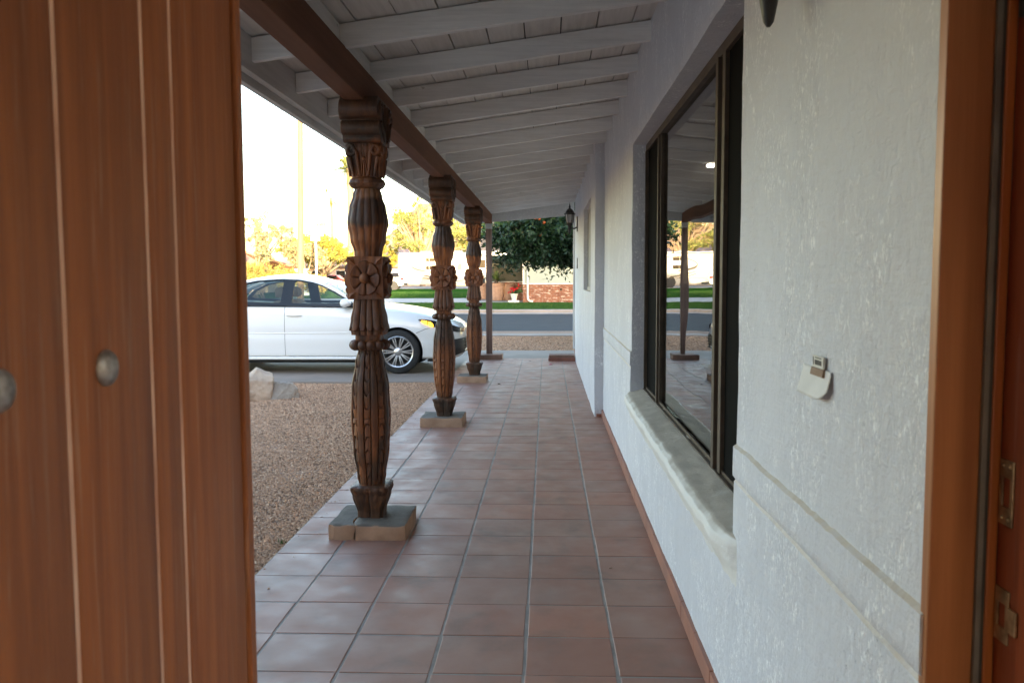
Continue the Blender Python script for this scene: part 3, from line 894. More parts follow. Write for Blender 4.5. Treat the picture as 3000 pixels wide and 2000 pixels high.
def make_post():
    root = thing("carved_post", "x", "post", (-.955, 4.55, 0.0))
    # foot: flared square pot with leaf grooves
    turned("foot", [(.078, .070), (.10, .071), (.20, .096), (.235, .106), (.252, .104), (.256, .090)], 26, 96, 7,
           lambda t, z: 1 - .10 * max(0, math.cos(8 * t)) ** 5 * (1 if z < .245 else 0) + .035 * math.cos(16 * t) * (z - .08) / .17, root)
    # scaled lower bulb: eight plain ribs and eight columns of overlapping scales
    def fbulb(t, z):
        a = (t / (PI / 4)) % 1.0          # 0 at scale column centre
        d = min(a, 1 - a)
        if d < .23:                        # scale column
            per = .072
            ph = ((z - .24) / per) % 1.0
            if z < .62: ph = 1 - ph
            v = d / .23
            tip = ph - .38 * v * v
            return 1.0 + .10 * (tip if tip > 0 else tip + .9) - .085
        w = (d - .23) / .27
        gr = -.12 if w < .15 else 0.0
        return 1.0 + .035 * math.sin(min(1, w) * PI / 2) + gr
    turned("scaled_bulb", [(.25, .066), (.30, .074), (.45, .094), (.62, .103), (.78, .097), (.92, .076), (.99, .060)], 170, 160, 2.3, fbulb, root, 30, 2)
    # bead ring
    bm = bmesh.new()
    n = 12
    for k in range(n):
        t = 2 * PI * (k + .5) / n; r = .082 * sq(t, 3)
        ball(bm, (r * math.cos(t), r * math.sin(t), 1.012), .027, 1, 1, 1.05, 2)
    box(bm, -.062, .062, -.062, .062, .985, 1.04)
    obj("bead_ring", bm, POSTW, root, False, smooth=40)
    turned("neck", [(1.035, .066), (1.05, .069), (1.085, .066), (1.10, .064)], 10, 48, 6, lambda t, z: 1, root)
    # flared leaf skirt with scalloped hem
    def fsk(t, z):
        f = abs(math.sin(8 * t))
        return 1.0 - .075 * (1 - f) ** 2 - (.10 if (z < 1.088 + .022 * (1 - f)) else 0)
    turned("leaf_skirt", [(1.068, .098), (1.085, .100), (1.15, .090), (1.22, .078), (1.262, .074)], 40, 160, 5, fsk, root, 35, 4)
    # flower block with a rosette on each face and corner leaves
    bm = bmesh.new()
    box(bm, -.094, .094, -.094, .094, 1.258, 1.482)
    bmesh.ops.subdivide_edges(bm, edges=bm.edges[:], cuts=7, use_grid_fill=True)
    for v in bm.verts:
        v.co += Vector((fr(v.co.x, v.co.y, v.co.z, 11), fr(v.co.y, v.co.z, v.co.x, 11), fr(v.co.z, v.co.x, v.co.y, 11))) * .004
    fb = obj("flower_block", bm, POSTW, root, False, smooth=30)
    for k in range(4):
        rot = Matrix.Rotation(k * PI / 2, 4, 'Z')
        bm = bmesh.new()
        # dished petal disc in the local -y face
        na, nr = 64, 14; rings = []
        for i in range(nr):
            u = i / (nr - 1); ring = []
            for a in range(na):
                t = 2 * PI * a / na
                pet = abs(math.cos(3.5 * t + .4))
                rad = .084 * u * (1 - .10 * (1 - pet) ** 3 * u)
                h = .010 + .014 * u ** 1.5 - .010 * (1 - pet) ** 3 * (u > .25) - (.026 if i == nr - 1 else 0)
                ring.append((rad * math.cos(t), -.092 - h, 1.368 + rad * 1.12 * math.sin(t)))
            rings.append(ring)
        loft(bm, rings, cap=False)
        ball(bm, (0, -.110, 1.368), .029, 1, .8, 1, 2)
        for sx in (-1, 1):
            for sz in (-1, 1):
                c = Vector((sx * .074, -.093, 1.368 + sz * .092))
                d = Vector((sx, 0, sz)).normalized(); e = Vector((sx, 0, -sz)).normalized()
                for ww, ll, hh in ((.020, .036, .012), (.010, .026, .018)):
                    pts = [c + d * .024, c + e * ww, c - d * ll, c - e * ww]
                    vs = [bm.verts.new(q) for q in pts]
                    top = bm.verts.new(c - d * .004 + Vector((0, -hh, 0)))
                    for i in range(4): bm.faces.new((vs[i], vs[(i + 1) % 4], top))
        bmesh.ops.transform(bm, matrix=rot, verts=bm.verts[:])
        obj("rosette", bm, POSTW, fb, False, smooth=40)
    # upper fluted bulb
    turned("fluted_bulb", [(1.475, .070), (1.50, .072), (1.58, .092), (1.665, .105), (1.74, .094), (1.80, .076), (1.848, .064)], 60, 192, 2.6,
           lambda t, z: 1 + .05 * (abs(math.sin(8 * t)) - .55), root, 50, 6)
    # lobed collar
    turned("collar", [(1.838, .066), (1.850, .084), (1.868, .093), (1.884, .088), (1.900, .070)], 16, 128, 3,
           lambda t, z: 1 + .045 * (abs(math.sin(6 * t)) - .6), root, 50, 8)
    # flared leaf section with volutes under the capital
    turned("leaf_capital", [(1.893, .070), (1.93, .073), (2.00, .080), (2.045, .092), (2.068, .090)], 26, 96, 6, lambda t, z: 1 - .02 * math.cos(20 * t), root, 40, 9)
    for k in range(4):
        rot = Matrix.Rotation(k * PI / 2, 4, 'Z')
        bm = bmesh.new()
        for sx in (-1, 1):
            sp = []
            for i in range(26):
                u = i / 25; t = PI * .5 - u * PI * 2.6; rr = .026 * (1 - u * .75)
                sp.append((sx * (.060 + rr * math.cos(t)), -.088 + .004 * u, 2.032 + rr * math.sin(t)))
            st = [(sx * (.030 + .006 * i), -.078 - .002 * i, 1.90 + .028 * i) for i in range(5)]
            st2 = [(sx * .022, -.076, 1.905), (sx * .030, -.080, 1.96), (sx * .036, -.086, 2.02), (sx * .060, -.090, 2.058)]
            tube(bm, sp, [.011] * 20 + [.010, .009, .008, .007, .006, .005], 8)
            tube(bm, st2, [.007, .010, .011, .011], 8)
            tube(bm, [(sx * .055, -.078, 1.90), (sx * .064, -.080, 1.95), (sx * .075, -.084, 2.0)], [.006, .010, .012], 8)
        for x in (-.012, 0, .012):
            tube(bm, [(x * 1.4, -.074, 1.90), (x * .8, -.078, 1.96), (x * .4, -.080, 1.985)], [.006, .005, .003], 6)
            tube(bm, [(x * .9, -.082, 2.0), (x * 1.2, -.088, 2.065)], [.004, .006], 6)
        ball(bm, (0, -.084, 1.992), .010, 1, .7, 1, 2)
        bmesh.ops.transform(bm, matrix=rot, verts=bm.verts[:])
        obj("leaf_scroll", bm, POSTW, root, False, smooth=60)
    # bracket capital running along the beam, rolled ends
    pol = [(-.125, 2.068)]
    def roll(cy, cz, r, a0, a1, n=9): return [(cy + r * math.cos(R(a)), cz + r * math.sin(R(a))) for a in lin(a0, a1, n)]
    right = [(.10, 2.068)] + roll(.105, 2.092, .024, -90, 20) + roll(.135, 2.140, .036, -70, 70) + [(.150, 2.182)] + roll(.160, 2.232, .050, -60, 60) + [(.175, 2.290)]
    pol = [(y, z) for y, z in right] + [(-y, z) for y, z in reversed(right)]
    bm = bmesh.new(); prism(bm, pol, lambda a, b: (-.099, a, b), lambda a, b: (.099, a, b))
    cp = obj("bracket_capital", bm, POSTW, root, False, bevel=.006, smooth=35)
    # scroll carving on the two long sides of the bracket
    for sx in (-1, 1):
        bm = bmesh.new()
        for s_ in (-1, 1):
            sp = []
            for i in range(30):
                u = i / 29; t = -PI * .4 + u * PI * 2.8; rr = .050 * (1 - u * .78)
                sp.append((sx * .101, s_ * (.120 + rr * math.cos(t)), 2.232 + rr * math.sin(t)))
            tube(bm, sp, .010, 6)
            tube(bm, [(sx * .101, s_ * .03, 2.085), (sx * .102, s_ * .075, 2.12), (sx * .102, s_ * .125, 2.17)], [.008, .014, .009], 6)
            tube(bm, [(sx * .101, s_ * .02, 2.10), (sx * .102, s_ * .04, 2.18), (sx * .102, s_ * .03, 2.27)], [.007, .012, .008], 6)
        obj("carved_scroll", bm, POSTW, cp, False, smooth=60)
    return root

def copy_tree(o, parent=None):
    c = o.copy(); COL.objects.link(c)
    if parent is not None: c.parent = parent
    for ch in [x for x in bpy.data.objects if x.parent == o]:
        copy_tree(ch, c)
    return c

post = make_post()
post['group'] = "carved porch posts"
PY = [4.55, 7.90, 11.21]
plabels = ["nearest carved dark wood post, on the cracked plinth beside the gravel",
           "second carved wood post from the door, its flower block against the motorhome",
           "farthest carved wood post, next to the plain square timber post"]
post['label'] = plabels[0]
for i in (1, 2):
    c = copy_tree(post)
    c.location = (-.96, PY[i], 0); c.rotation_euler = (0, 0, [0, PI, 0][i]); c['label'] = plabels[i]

# plinths
def plinth(x, y, w, d, h, label, mat=PLINTH, crack=False, group="plinths under the posts", name="plinth", seed=0):
    t = thing(name, label, "plinth", (x, y, 0), 0, group)
    def blk(x0, x1, y0, y1, nm, skew=(0, 0)):
        bm = bmesh.new(); 
        v = box(bm, x0, x1, y0, y1, -.012, h)
        bmesh.ops.subdivide_edges(bm, edges=bm.edges[:], cuts=9, use_grid_fill=True)
        for q in bm.verts:
            e = 0
            for lo, hi, c in ((x0, x1, q.co.x), (y0, y1, q.co.y)):
                if min(abs(c - lo), abs(c - hi)) < .012: e += 1
            if q.co.z > h - .002: e += 1
            k = .003 if e < 2 else .007
            q.co += Vector((fr(q.co.x + seed, q.co.y, q.co.z, 9), fr(q.co.y, q.co.z + seed, q.co.x, 9), fr(q.co.z, q.co.x, q.co.y + seed, 9))) * k
            if e >= 2: q.co += (Vector(((x0 + x1) / 2, (y0 + y1) / 2, h / 2)) - q.co).normalized() * .006
            if skew[0] and abs(q.co.x - skew[1]) < .02: q.co.x += .018 * math.sin(q.co.y * 21 + 1) + .012 * (q.co.z / h) + q.co.y * -.10
        obj(nm, bm, mat, t, False, smooth=50)
    if crack:
        blk(-w / 2, -w / 2 + .108, -d / 2, d / 2, "slab_piece", (1, -w / 2 + .108))
        blk(-w / 2 + .113, w / 2, -d / 2, d / 2, "slab_piece", (1, -w / 2 + .113))
    else:
        blk(-w / 2, w / 2, -d / 2, d / 2, "slab")
    return t
plinth(-.945, 4.55, .405, .41, .080, "cracked tan concrete plinth under the nearest carved post", crack=True, seed=1)
plinth(-.975, 7.92, .395, .40, .085, "whole tan concrete plinth under the second carved post", seed=3)
plinth(-.985, 11.22, .385, .40, .085, "tan concrete plinth under the farthest carved post", seed=5)
plinth(-.955, 14.36, .41, .40, .085, "brown concrete plinth under the plain square timber post", mat=simple("brown_plinth", (.30, .19, .14), (.22, .14, .105), 7, .85, .5, 50, .006), seed=7)
REDP = simple("red_brown_plinth", (.30, .12, .08), (.20, .085, .06), 7, .8, .5, 50, .006)
pl = plinth(.24, 14.1, .44, .36, .055, "low red-brown step block of two layers against the white wall end", mat=REDP, group=None, name="step_block", seed=9)
bm = bmesh.new(); box(bm, -.205, .205, -.165, .165, .056, .098); obj("top_slab", bm, simple("red_slab_top", (.24, .135, .095), (.17, .10, .075), 9, .85, .4, 40, .005), pl, False, bevel=.006)

# plain timber post with metal cap
PTIM = m_wood("weathered_timber", (.20, .115, .085), (.11, .062, .048), (.23, .18, .16), 2, .7, 5, .4)
tp = thing("timber_post", "plain square weathered timber post with a pale metal bracket at the beam end", "post", (-.975, 14.36, 0))
bm = bmesh.new(); box(bm, -.050, .050, -.050, .050, .08, 2.27); obj("shaft", bm, PTIM, tp, False, bevel=.004)
bm = bmesh.new(); box(bm, -.056, .056, -.056, .056, 2.18, 2.266); obj("post_bracket", bm, simple("galvanised_steel", (.52, .52, .50), (.40, .40, .39), 12, .45, metal=.6), tp, False, bevel=.002)

# ================================================================== WALL LANTERNS
FROST = simple("frosted_lantern_glass", (.62, .60, .56), None, 3, .35)
def lantern(name, label, loc, glassmat, reach=.12, plate=0.0):
    # hangs left (-x) off the wall; origin on the wall face at arm height
    t = thing(name, label, "lantern", loc, 0, "black wall lanterns")
    bm = bmesh.new(); box(bm, -.014, 0, -.055, .055, -.10 + plate, .13 + plate); obj("backplate", bm, BLACKM, t, False, bevel=.01)
    bm = bmesh.new()
    tube(bm, [(-.01, 0, -.03 + plate), (-.4 * reach, 0, -.055 + plate * .7), (-.7 * reach, 0, -.05 + plate * .3), (-.96 * reach, 0, -.02), (-reach, 0, .0)], [.010, .011, .010, .009, .011], 8); obj("arm", bm, BLACKM, t, False, smooth=60)
    c = (-reach, 0, 0)
    bm = bmesh.new(); lathe(bm, [(.004, -.135), (.011, -.125), (.019, -.085), (.021, -.060), (.026, -.055), (.026, -.045), (.021, -.042), (.026, -.034), (.026, -.024), (.034, -.012), (.043, .004), (.045, .018), (.040, .026), (.052, .034)], 20, c); obj("finial", bm, BLACKM, t, False, smooth=50)
    bm = bmesh.new(); lathe(bm, [(.047, .034), (.056, .08), (.064, .14), (.066, .16)], 6, c); obj("globe", bm, glassmat, t, False)
    bm = bmesh.new()
    for k in range(6):
        a = 2 * PI * k / 6
        tube(bm, [(c[0] + .050 * math.cos(a), .050 * math.sin(a), .03), (c[0] + .069 * math.cos(a), .069 * math.sin(a), .165)], .005, 6)
    lathe(bm, [(.072, .158), (.088, .162), (.088, .172), (.066, .185), (.060, .205), (.040, .235), (.018, .25), (.012, .262), (.018, .275), (.012, .29), (.004, .325), (.001, .345)], 18, c)
    obj("cage_roof", bm, BLACKM, t, False, smooth=40)
    return t
lantern("wall_lantern", "small black coach lantern on the far end of the wall by the street", (FX, 13.1, 2.16), FROST)
lantern("wall_lantern", "black lantern on the near wall above the window, only its lower tip showing", (WX + .003, 1.885, 2.035), FROST, .086, .16)

# paper and sticker on the wall
PAPER = simple("grey_white_paper", (.74, .72, .69), (.66, .64, .61), 12, .7)
PYW, PZW = 1.76, 1.153
nt = thing("paper_packet", "torn white paper flap with a small barcode sticker stuck to the near wall", "paper", (wsec(PZW) + wnz(PYW, PZW) - .001, PYW, PZW))
def flap(y, u):  # y along the wall, u from top 0 to bottom 1
    yy = -.088 + .182 * y
    if y < .3: u = u * (1 - .35 * ((.3 - y) / .3) ** 2)
    return (-(.0035 + .014 * u ** 1.3), yy, .031 - .060 * u)
V, Fc = grid(lin(0, 1, 22), lin(0, 1, 10), flap)
o = raw("flap", V, Fc, PAPER, nt, False, smooth=60)
sm = o.modifiers.new("thick", 'SOLIDIFY'); sm.thickness = .0012
bm = bmesh.new(); box(bm, -.0075, -.0032, -.050, .018, .032, .056); st = obj("sticker", bm, simple("sticker_paper", (.76, .72, .64), None, 9, .6), nt, False, bevel=.0006)
bm = bmesh.new(); y = -.040
while y < .002:
    w = rng.choice([.0008, .0014, .002]); box(bm, -.0082, -.0076, y, y + w, .038, .048); y += w + rng.choice([.0008, .0014])
box(bm, -.0082, -.0076, -.040, .0, .051, .0535); box(bm, -.0082, -.0076, .009, .014, .037, .053)
obj("barcode", bm, simple("print_ink", (.13, .12, .115), None, 9, .6), st, False)
bm = bmesh.new(); prism(bm, [(-.055, .0), (.025, .0), (.022, .0155), (-.052, .0155)], lambda a, b: (-.0085 - (.0155 - b) * .12, a, .016 + b), lambda a, b: (-.0035, a, .016 + b)); obj("brown_strip", bm, simple("brown_card", (.33, .22, .15), (.26, .17, .115), 30, .8), nt, False)

# petals / leaf bits on the floor
PETAL = simple("pink_petal", (.55, .05, .10), None, 9, .6); DRY = simple("dry_leaf", (.10, .06, .03), None, 9, .7)
def bit(name, label, cat, x, y, mat, r):
    bm = bmesh.new(); n = 7
    c = bm.verts.new((0, 0, r * .35)); vs = [bm.verts.new((r * math.cos(t) * rng.uniform(.7, 1.1), r * .6 * math.sin(t), rng.uniform(.001, r * .3))) for t in lin(0, 2 * PI * (n - 1) / n, n)]
    for i in range(n): bm.faces.new((c, vs[i], vs[(i + 1) % n]))
    o = obj(name, bm, mat); o.location = (x, y, .001); o.rotation_euler = (0, 0, rng.uniform(0, 6)); tag(o, label, cat)
    sm = o.modifiers.new("thick", 'SOLIDIFY'); sm.thickness = .0015
bit("petal", "small pink petal lying on the far porch tiles", "petal", .06, 13.35, PETAL, .045)
bit("dry_leaf", "tiny dry leaf on the tiles near the farthest carved post", "leaf", -.62, 10.9, DRY, .030)
bit("dry_leaf", "tiny dark leaf on the tiles in the middle of the far porch", "leaf", -.28, 13.9, DRY, .030)
bit("leaf_scrap", "small dry leaf scrap on the tiles beside the skirting below the window", "leaf", .30, 3.95, simple("pale_leaf", (.33, .19, .13), None, 9, .7), .014)

# tiny weed at the porch edge
WEED = m_leaf("weed_leaf", [(.05, .10, .025), (.09, .15, .04)], .6)
def blades(name, n, c, spread, h, mat, parent=None, w=.004, lean=.6):
    V = []; Fc = []
    for i in range(n):
        x, y = c[0] + rng.gauss(0, spread), c[1] + rng.gauss(0, spread)
        a = rng.uniform(0, 2 * PI); L = h * rng.uniform(.5, 1.2); l = lean * L * rng.random()
        dx, dy = math.cos(a), math.sin(a); o = len(V)
        V += [(x - dy * w, y + dx * w, c[2]), (x + dy * w, y - dx * w, c[2]), (x + dx * l * .4 + dy * w * .7, y + dy * l * .4 - dx * w * .7, c[2] + L * .6), (x + dx * l, y + dy * l, c[2] + L)]
        Fc.append((o, o + 1, o + 2, o + 3))
    return raw(name, V, Fc, mat, parent)
tag(blades("weed", 18, (-1.42, 4.45, -.06), .014, .03, WEED), "tiny green weed in the gravel against the porch edge", "weed")

# ================================================================== BOULDER
def boulder(name, c, r, sc, seed, mat, parent, cuts):
    bm = bmesh.new(); bmesh.ops.create_icosphere(bm, subdivisions=5, radius=1)
    rr = random.Random(seed)
    planes = []
    for i in range(cuts):
        v = Vector((rr.gauss(0, 1), rr.gauss(0, 1), rr.gauss(.3, 1))).normalized(); planes.append((v, rr.uniform(.58, .86)))
    for v in bm.verts:
        p = v.co.copy()
        for n_, d in planes:
            k = p.dot(n_)
            if k > d: p -= n_ * (k - d) * .97
        q = 1 + .10 * mnoise.fractal(p * 1.7 + Vector((seed, 0, 0)), 1, 2, 5) + .035 * mnoise.fractal(p * 7 + Vector((0, seed, 0)), 1, 2, 4)
        p *= q
        v.co = Vector((p.x * sc[0] * r + c[0], p.y * sc[1] * r + c[1], max(-.06, p.z * sc[2] * r + c[2])))
    return obj(name, bm, mat, parent, False, smooth=35)
ROCKA = simple("pink_granite", (.64, .48, .35), (.38, .275, .195), 3.2, .9, .9, 14, .03, lo=.3, hi=.62)
ROCKB = simple("grey_granite", (.46, .385, .31), (.28, .235, .19), 4, .9, .9, 16, .03)
bo = thing("boulder", "pale pinkish landscape boulder with a grey side lump on the gravel", "rock", (-3.42, 9.9, -.05))
boulder("pale_rock", (-.05, 0, .10), .31, (1.0, .85, 1.12), 4, ROCKA, bo, 22)
boulder("grey_rock", (.25, .10, .06), .235, (1.05, .9, .86), 9, ROCKB, bo, 16)

# ================================================================== WHITE SEDAN IN THE DRIVE (local +x = nose, y = left/far side)
def m_paint(name, c):
    t = NT(name); t.fin(c, .28, None, .5)
    t.b.inputs['Coat Weight'].default_value = .8; t.b.inputs['Coat Roughness'].default_value = .03
    return t.m
CARP = m_paint("white_car_paint", (.77, .77, .75))
BLK = simple("black_gloss_trim", (.012, .012, .013), None, 5, .25, spec=.5)
BLKP = simple("black_plastic", (.022, .022, .023), (.032, .032, .032), 30, .6)
TYRE = simple("tyre_rubber", (.022, .022, .022), (.03, .03, .029), 20, .85)
ALLOY = simple("machined_alloy", (.62, .62, .62), (.55, .55, .55), 10, .28, metal=.9)
CARGL = glass("car_glass", .05, (.80, .85, .83)); CARGLD = glass("car_tinted_glass", .06, (.42, .50, .51))
TAN = simple("tan_upholstery", (.34, .23, .15), (.28, .19, .12), 9, .8)
DKIN = simple("dark_interior", (.03, .03, .03), None, 5, .8)
AMB = NT("amber_lens"); AMB.b.inputs['Emission Color'].default_value = (1, .45, .02, 1); AMB.b.inputs['Emission Strength'].default_value = .55; AMB = AMB.fin((.85, .36, .02), .15)
CHR = simple("chrome", (.75, .75, .75), None, 5, .12, metal=1.0)

CXO, CYO = -3.58, 13.28
car = thing("parked_car", "white sedan parked across the driveway with a lit amber front indicator", "car", (CXO, CYO, ZG))
def cp_(name, bm, mat, parent=None, **k): return obj(name, bm, mat, parent or car, False, **k)
# station: x, zbottom, zshoulder, ztop(centre), w bottom, w mid, w shoulder
ST = [(2.335, .34, .60, .63, .16, .22, .18), (2.325, .27, .63, .67, .44, .50, .44), (2.27, .22, .66, .72, .62, .69, .62), (2.16, .20, .72, .785, .74, .79, .70),
      (1.95, .20, .80, .86, .81, .850, .745), (1.70, .20, .865, .93, .835, .880, .765), (1.35, .20, .92, .99, .845, .890, .785), (1.00, .20, .955, 1.03, .848, .890, .80),
      (.80, .20, .972, 1.035, .85, .890, .815), (.45, .20, .985, 1.0, .85, .888, .832), (-.28, .20, 1.00, 1.01, .85, .888, .838), (-.9, .20, 1.02, 1.03, .85, .888, .838), (-1.35, .20, 1.04, 1.06, .85, .89, .83),
      (-1.75, .21, 1.05, 1.10, .84, .885, .78), (-2.10, .23, 1.03, 1.10, .80, .84, .70), (-2.28, .27, .98, 1.05, .72, .76, .62), (-2.34, .36, .85, .90, .60, .64, .54)]
def half(st):
    x, zb, zs, zt, wb, wm, ws = st
    k = (zs - zb)
    return [(0, zb), (wb * .75, zb), (wb * .97, zb + .01), (wb + .012, zb + .05 * k / .75), (wb + .018, zb + .10), (wm * .985, zb + .26 * k), (wm * .998, zb + .40 * k), (wm * .985, zb + .48 * k), (wm, zb + .60 * k), (wm * .99, zb + .76 * k),
            (ws + (wm - ws) * .62, zb + .90 * k), (ws, zs), (ws * .93, zs + (zt - zs) * .42), (ws * .6, zs + (zt - zs) * .82), (ws * .3, zs + (zt - zs) * .97), (0, zt)]
rings = []
for st in ST:
    h = half(st); x = st[0]
    bulge = .0
    ring = [(x, -y, z) for y, z in h] + [(x, y, z) for y, z in h[-2:0:-1]]
    rings.append(ring)
bm = bmesh.new(); loft(bm, rings)
bmesh.ops.recalc_face_normals(bm, faces=bm.faces[:])
me = bpy.data.meshes.new("body"); bm.to_mesh(me); bm.free()
body = link("body", me, [CARP, BLKP], car)
ss = body.modifiers.new("s", 'SUBSURF'); ss.levels = 2; ss.render_levels = 2
cutters = []
for wx in (1.39, -1.31):
    for sy in (-1, 1):
        bm = bmesh.new(); rr = .365 if wx > 0 else .36
        lathe(bm, [(rr - .02, sy * .54), (rr, sy * .62), (rr, sy * 1.1)], 48, (wx, 0, .325), 'Y')
        bmesh.ops.recalc_face_normals(bm, faces=bm.faces[:])
        m2 = bpy.data.meshes.new("c"); bm.to_mesh(m2); bm.free(); m2.materials.append(BLKP)
        co = bpy.data.objects.new("c", m2); COL.objects.link(co); co.parent = car; cutters.append(co)
        b = body.modifiers.new("b", 'BOOLEAN'); b.object = co; b.operation = 'DIFFERENCE'; b.solver = 'EXACT'; b.material_mode = 'TRANSFER'
bpy.context.view_layer.update()
dg = bpy.context.evaluated_depsgraph_get()
nm_ = bpy.data.meshes.new_from_object(body.evaluated_get(dg))
body.modifiers.clear(); body.data = nm_
for c in cutters: bpy.data.objects.remove(c)
shade(body.data, 42)

# cabin
def sideY(z): return .838 - max(0, z - 1.0) * .60 - max(0, z - 1.2) ** 2 * .25
DLO = [(.83, .985), (.66, 1.09), (.45, 1.205), (.25, 1.292), (.08, 1.345), (-.12, 1.380), (-.40, 1.392), (-.75, 1.372), (-1.05, 1.315), (-1.28, 1.215), (-1.44, 1.09), (-1.42, 1.045), (-.9, 1.020), (-.28, 1.002), (.4, .988)]
FWIN = [(.60, 1.035), (.69, 1.02), (.60, 1.085), (.44, 1.18), (.25, 1.265), (.06, 1.322), (-.175, 1.352), (-.185, 1.34), (-.19, 1.04), (-.17, 1.03)]
FWIN = [(.66, 1.035), (.57, 1.105), (.42, 1.19), (.24, 1.282), (.06, 1.336), (-.165, 1.368), (-.19, 1.34), (-.19, 1.05), (-.17, 1.036)]
RWIN = [(-.355, 1.05), (-.355, 1.362), (-.385, 1.376), (-.72, 1.357), (-1.0, 1.302), (-1.22, 1.207), (-1.34, 1.10), (-1.30, 1.072), (-.9, 1.06), (-.38, 1.042)]
def fillpoly(bm, outer, holes, f):
    es = []
    for lp in [outer] + holes:
        vs = [bm.verts.new(f(*p)) for p in lp]
        es += [bm.edges.new((vs[i], vs[(i + 1) % len(vs)])) for i in range(len(vs))]
    bmesh.ops.triangle_fill(bm, use_beauty=True, use_dissolve=False, edges=es)
for sy in (-1, 1):
    bm = bmesh.new(); fillpoly(bm, DLO, [FWIN, RWIN], lambda x, z: (x, sy * sideY(z), z))
    o = cp_("window_surround", bm, BLK)
    sm = o.modifiers.new("t", 'SOLIDIFY'); sm.thickness = .02; sm.offset = 0
    for lp, mt in ((FWIN, CARGL), (RWIN, CARGLD)):
        bm = bmesh.new(); bm.faces.new([bm.verts.new((x, sy * (sideY(z) - .002), z)) for x, z in lp])
        bmesh.ops.triangulate(bm, faces=bm.faces[:]); cp_("side_window", bm, mt)
# roof and pillars: body-coloured shell above the side glass
rail = [(.93, .975), (.80, 1.02), (.66, 1.105), (.45, 1.222), (.25, 1.310), (.08, 1.365), (-.12, 1.400), (-.40, 1.412), (-.75, 1.392), (-1.05, 1.335), (-1.30, 1.23), (-1.50, 1.10), (-1.62, 1.05)]
def roofring(x, z):
    y = sideY(z) + .004
    return x, y, z
bm = bmesh.new()
top = rail[4:10]
rr = []
for (x, z) in top:
    y0 = sideY(z); zc = z + .052 + .022 * (1 - abs((x + .35) / .9))
    rr.append([(x, -y0 - .003, z - .02), (x, -y0 + .004, z + .004), (x, -y0 * .86, z + .026), (x, -y0 * .5, zc - .012), (x, 0, zc), (x, y0 * .5, zc - .012), (x, y0 * .86, z + .026), (x, y0 - .004, z + .004), (x, y0 + .003, z - .02)])
loft(bm, rr, False, False)
o = cp_("roof", bm, CARP); ss = o.modifiers.new("s", 'SUBSURF'); ss.levels = 2; ss.render_levels = 2; shade(o.data, 180)
sm = o.modifiers.new("t", 'SOLIDIFY'); sm.thickness = .02; sm.offset = -1
for sy in (-1, 1):
    bm = bmesh.new()
    pts = [(x, sy * (sideY(z) + .001), z) for x, z in rail[:5]]
    tube(bm, pts, [.030, .030, .030, .030, .028], 8)
    cp_("front_pillar", bm, CARP, smooth=60)
    bm = bmesh.new()
    a = [(x, sy * (sideY(z) + .002), z) for x, z in rail[9:]]
    b = [(x - .10 - .08 * i, sy * (sideY(z) - .06 - .03 * i), z + .012 - .0 * i) for i, (x, z) in enumerate(rail[9:])]
    loft(bm, [a, b], False, False); o = cp_("rear_pillar", bm, CARP, smooth=60)
    sm = o.modifiers.new("t", 'SOLIDIFY'); sm.thickness = .03; sm.offset = 0
# windscreen and rear window
bm = bmesh.new(); V_ = []
for u in lin(0, 1, 8):
    row = []
    for v in lin(-1, 1, 11):
        xb, zb, yb = .98 - .14 * v * v, 1.02 - .025 * v * v, .73 * v
        xt, zt_, yt = .30 - .04 * v * v, 1.372 - .04 * v * v + 0.0, .565 * v
        k = u
        row.append((xb + (xt - xb) * k, yb + (yt - yb) * k, zb + (zt_ - zb) * k + .03 * math.sin(PI * k)))
    V_.append(row)
loft(bm, V_, False, False); cp_("windscreen", bm, CARGL, smooth=180)
bm = bmesh.new(); V_ = []
for u in lin(0, 1, 6):
    V_.append([((-1.10 + .0 * v) + (-1.72 + 1.10) * u, (.53 + .10 * u) * v, 1.378 - .03 * v * v + (1.09 - 1.378) * u + .03 * math.sin(PI * u)) for v in lin(-1, 1, 9)])
loft(bm, V_, False, False); cp_("rear_window", bm, CARGLD, smooth=180)
# interior
bm = bmesh.new(); box(bm, -1.5, .95, -.72, .72, .30, .34); cp_("cabin_floor", bm, DKIN)
bm = bmesh.new(); prism(bm, [(.45, .60), (.90, .60), (.90, 1.0), (.62, 1.02), (.48, .93)], lambda a, b: (a, -.70, b), lambda a, b: (a, .70, b)); cp_("dashboard", bm, DKIN, bevel=.02)
for sy in (-1, 1):
    bm = bmesh.new()
    prism(bm, [(-.42, .45), (-.28, .45), (-.36, 1.02), (-.44, 1.08), (-.55, 1.06), (-.56, 1.0)], lambda a, b: (a, sy * .36 - .22, b), lambda a, b: (a, sy * .36 + .22, b))
    s_ = cp_("front_seat", bm, TAN, bevel=.03, smooth=40)
    bm = bmesh.new(); prism(bm, [(-.44, 1.11), (-.40, 1.16), (-.42, 1.25), (-.48, 1.28), (-.55, 1.25), (-.55, 1.12)], lambda a, b: (a, sy * .36 - .12, b), lambda a, b: (a, sy * .36 + .12, b))
    cp_("headrest", bm, TAN, s_, bevel=.02, smooth=40)
    bm = bmesh.new(); tube(bm, [(-.49, sy * .36 - .06, 1.05), (-.49, sy * .36 - .06, 1.14)], .008, 6); tube(bm, [(-.49, sy * .36 + .06, 1.05), (-.49, sy * .36 + .06, 1.14)], .008, 6); cp_("headrest_post", bm, CHR, s_)
bm = bmesh.new(); prism(bm, [(-1.30, .45), (-.95, .45), (-1.2, .95), (-1.32, 1.02), (-1.42, 1.0)], lambda a, b: (a, -.62, b), lambda a, b: (a, .62, b)); cp_("rear_seat", bm, DKIN, bevel=.03)
bm = bmesh.new()
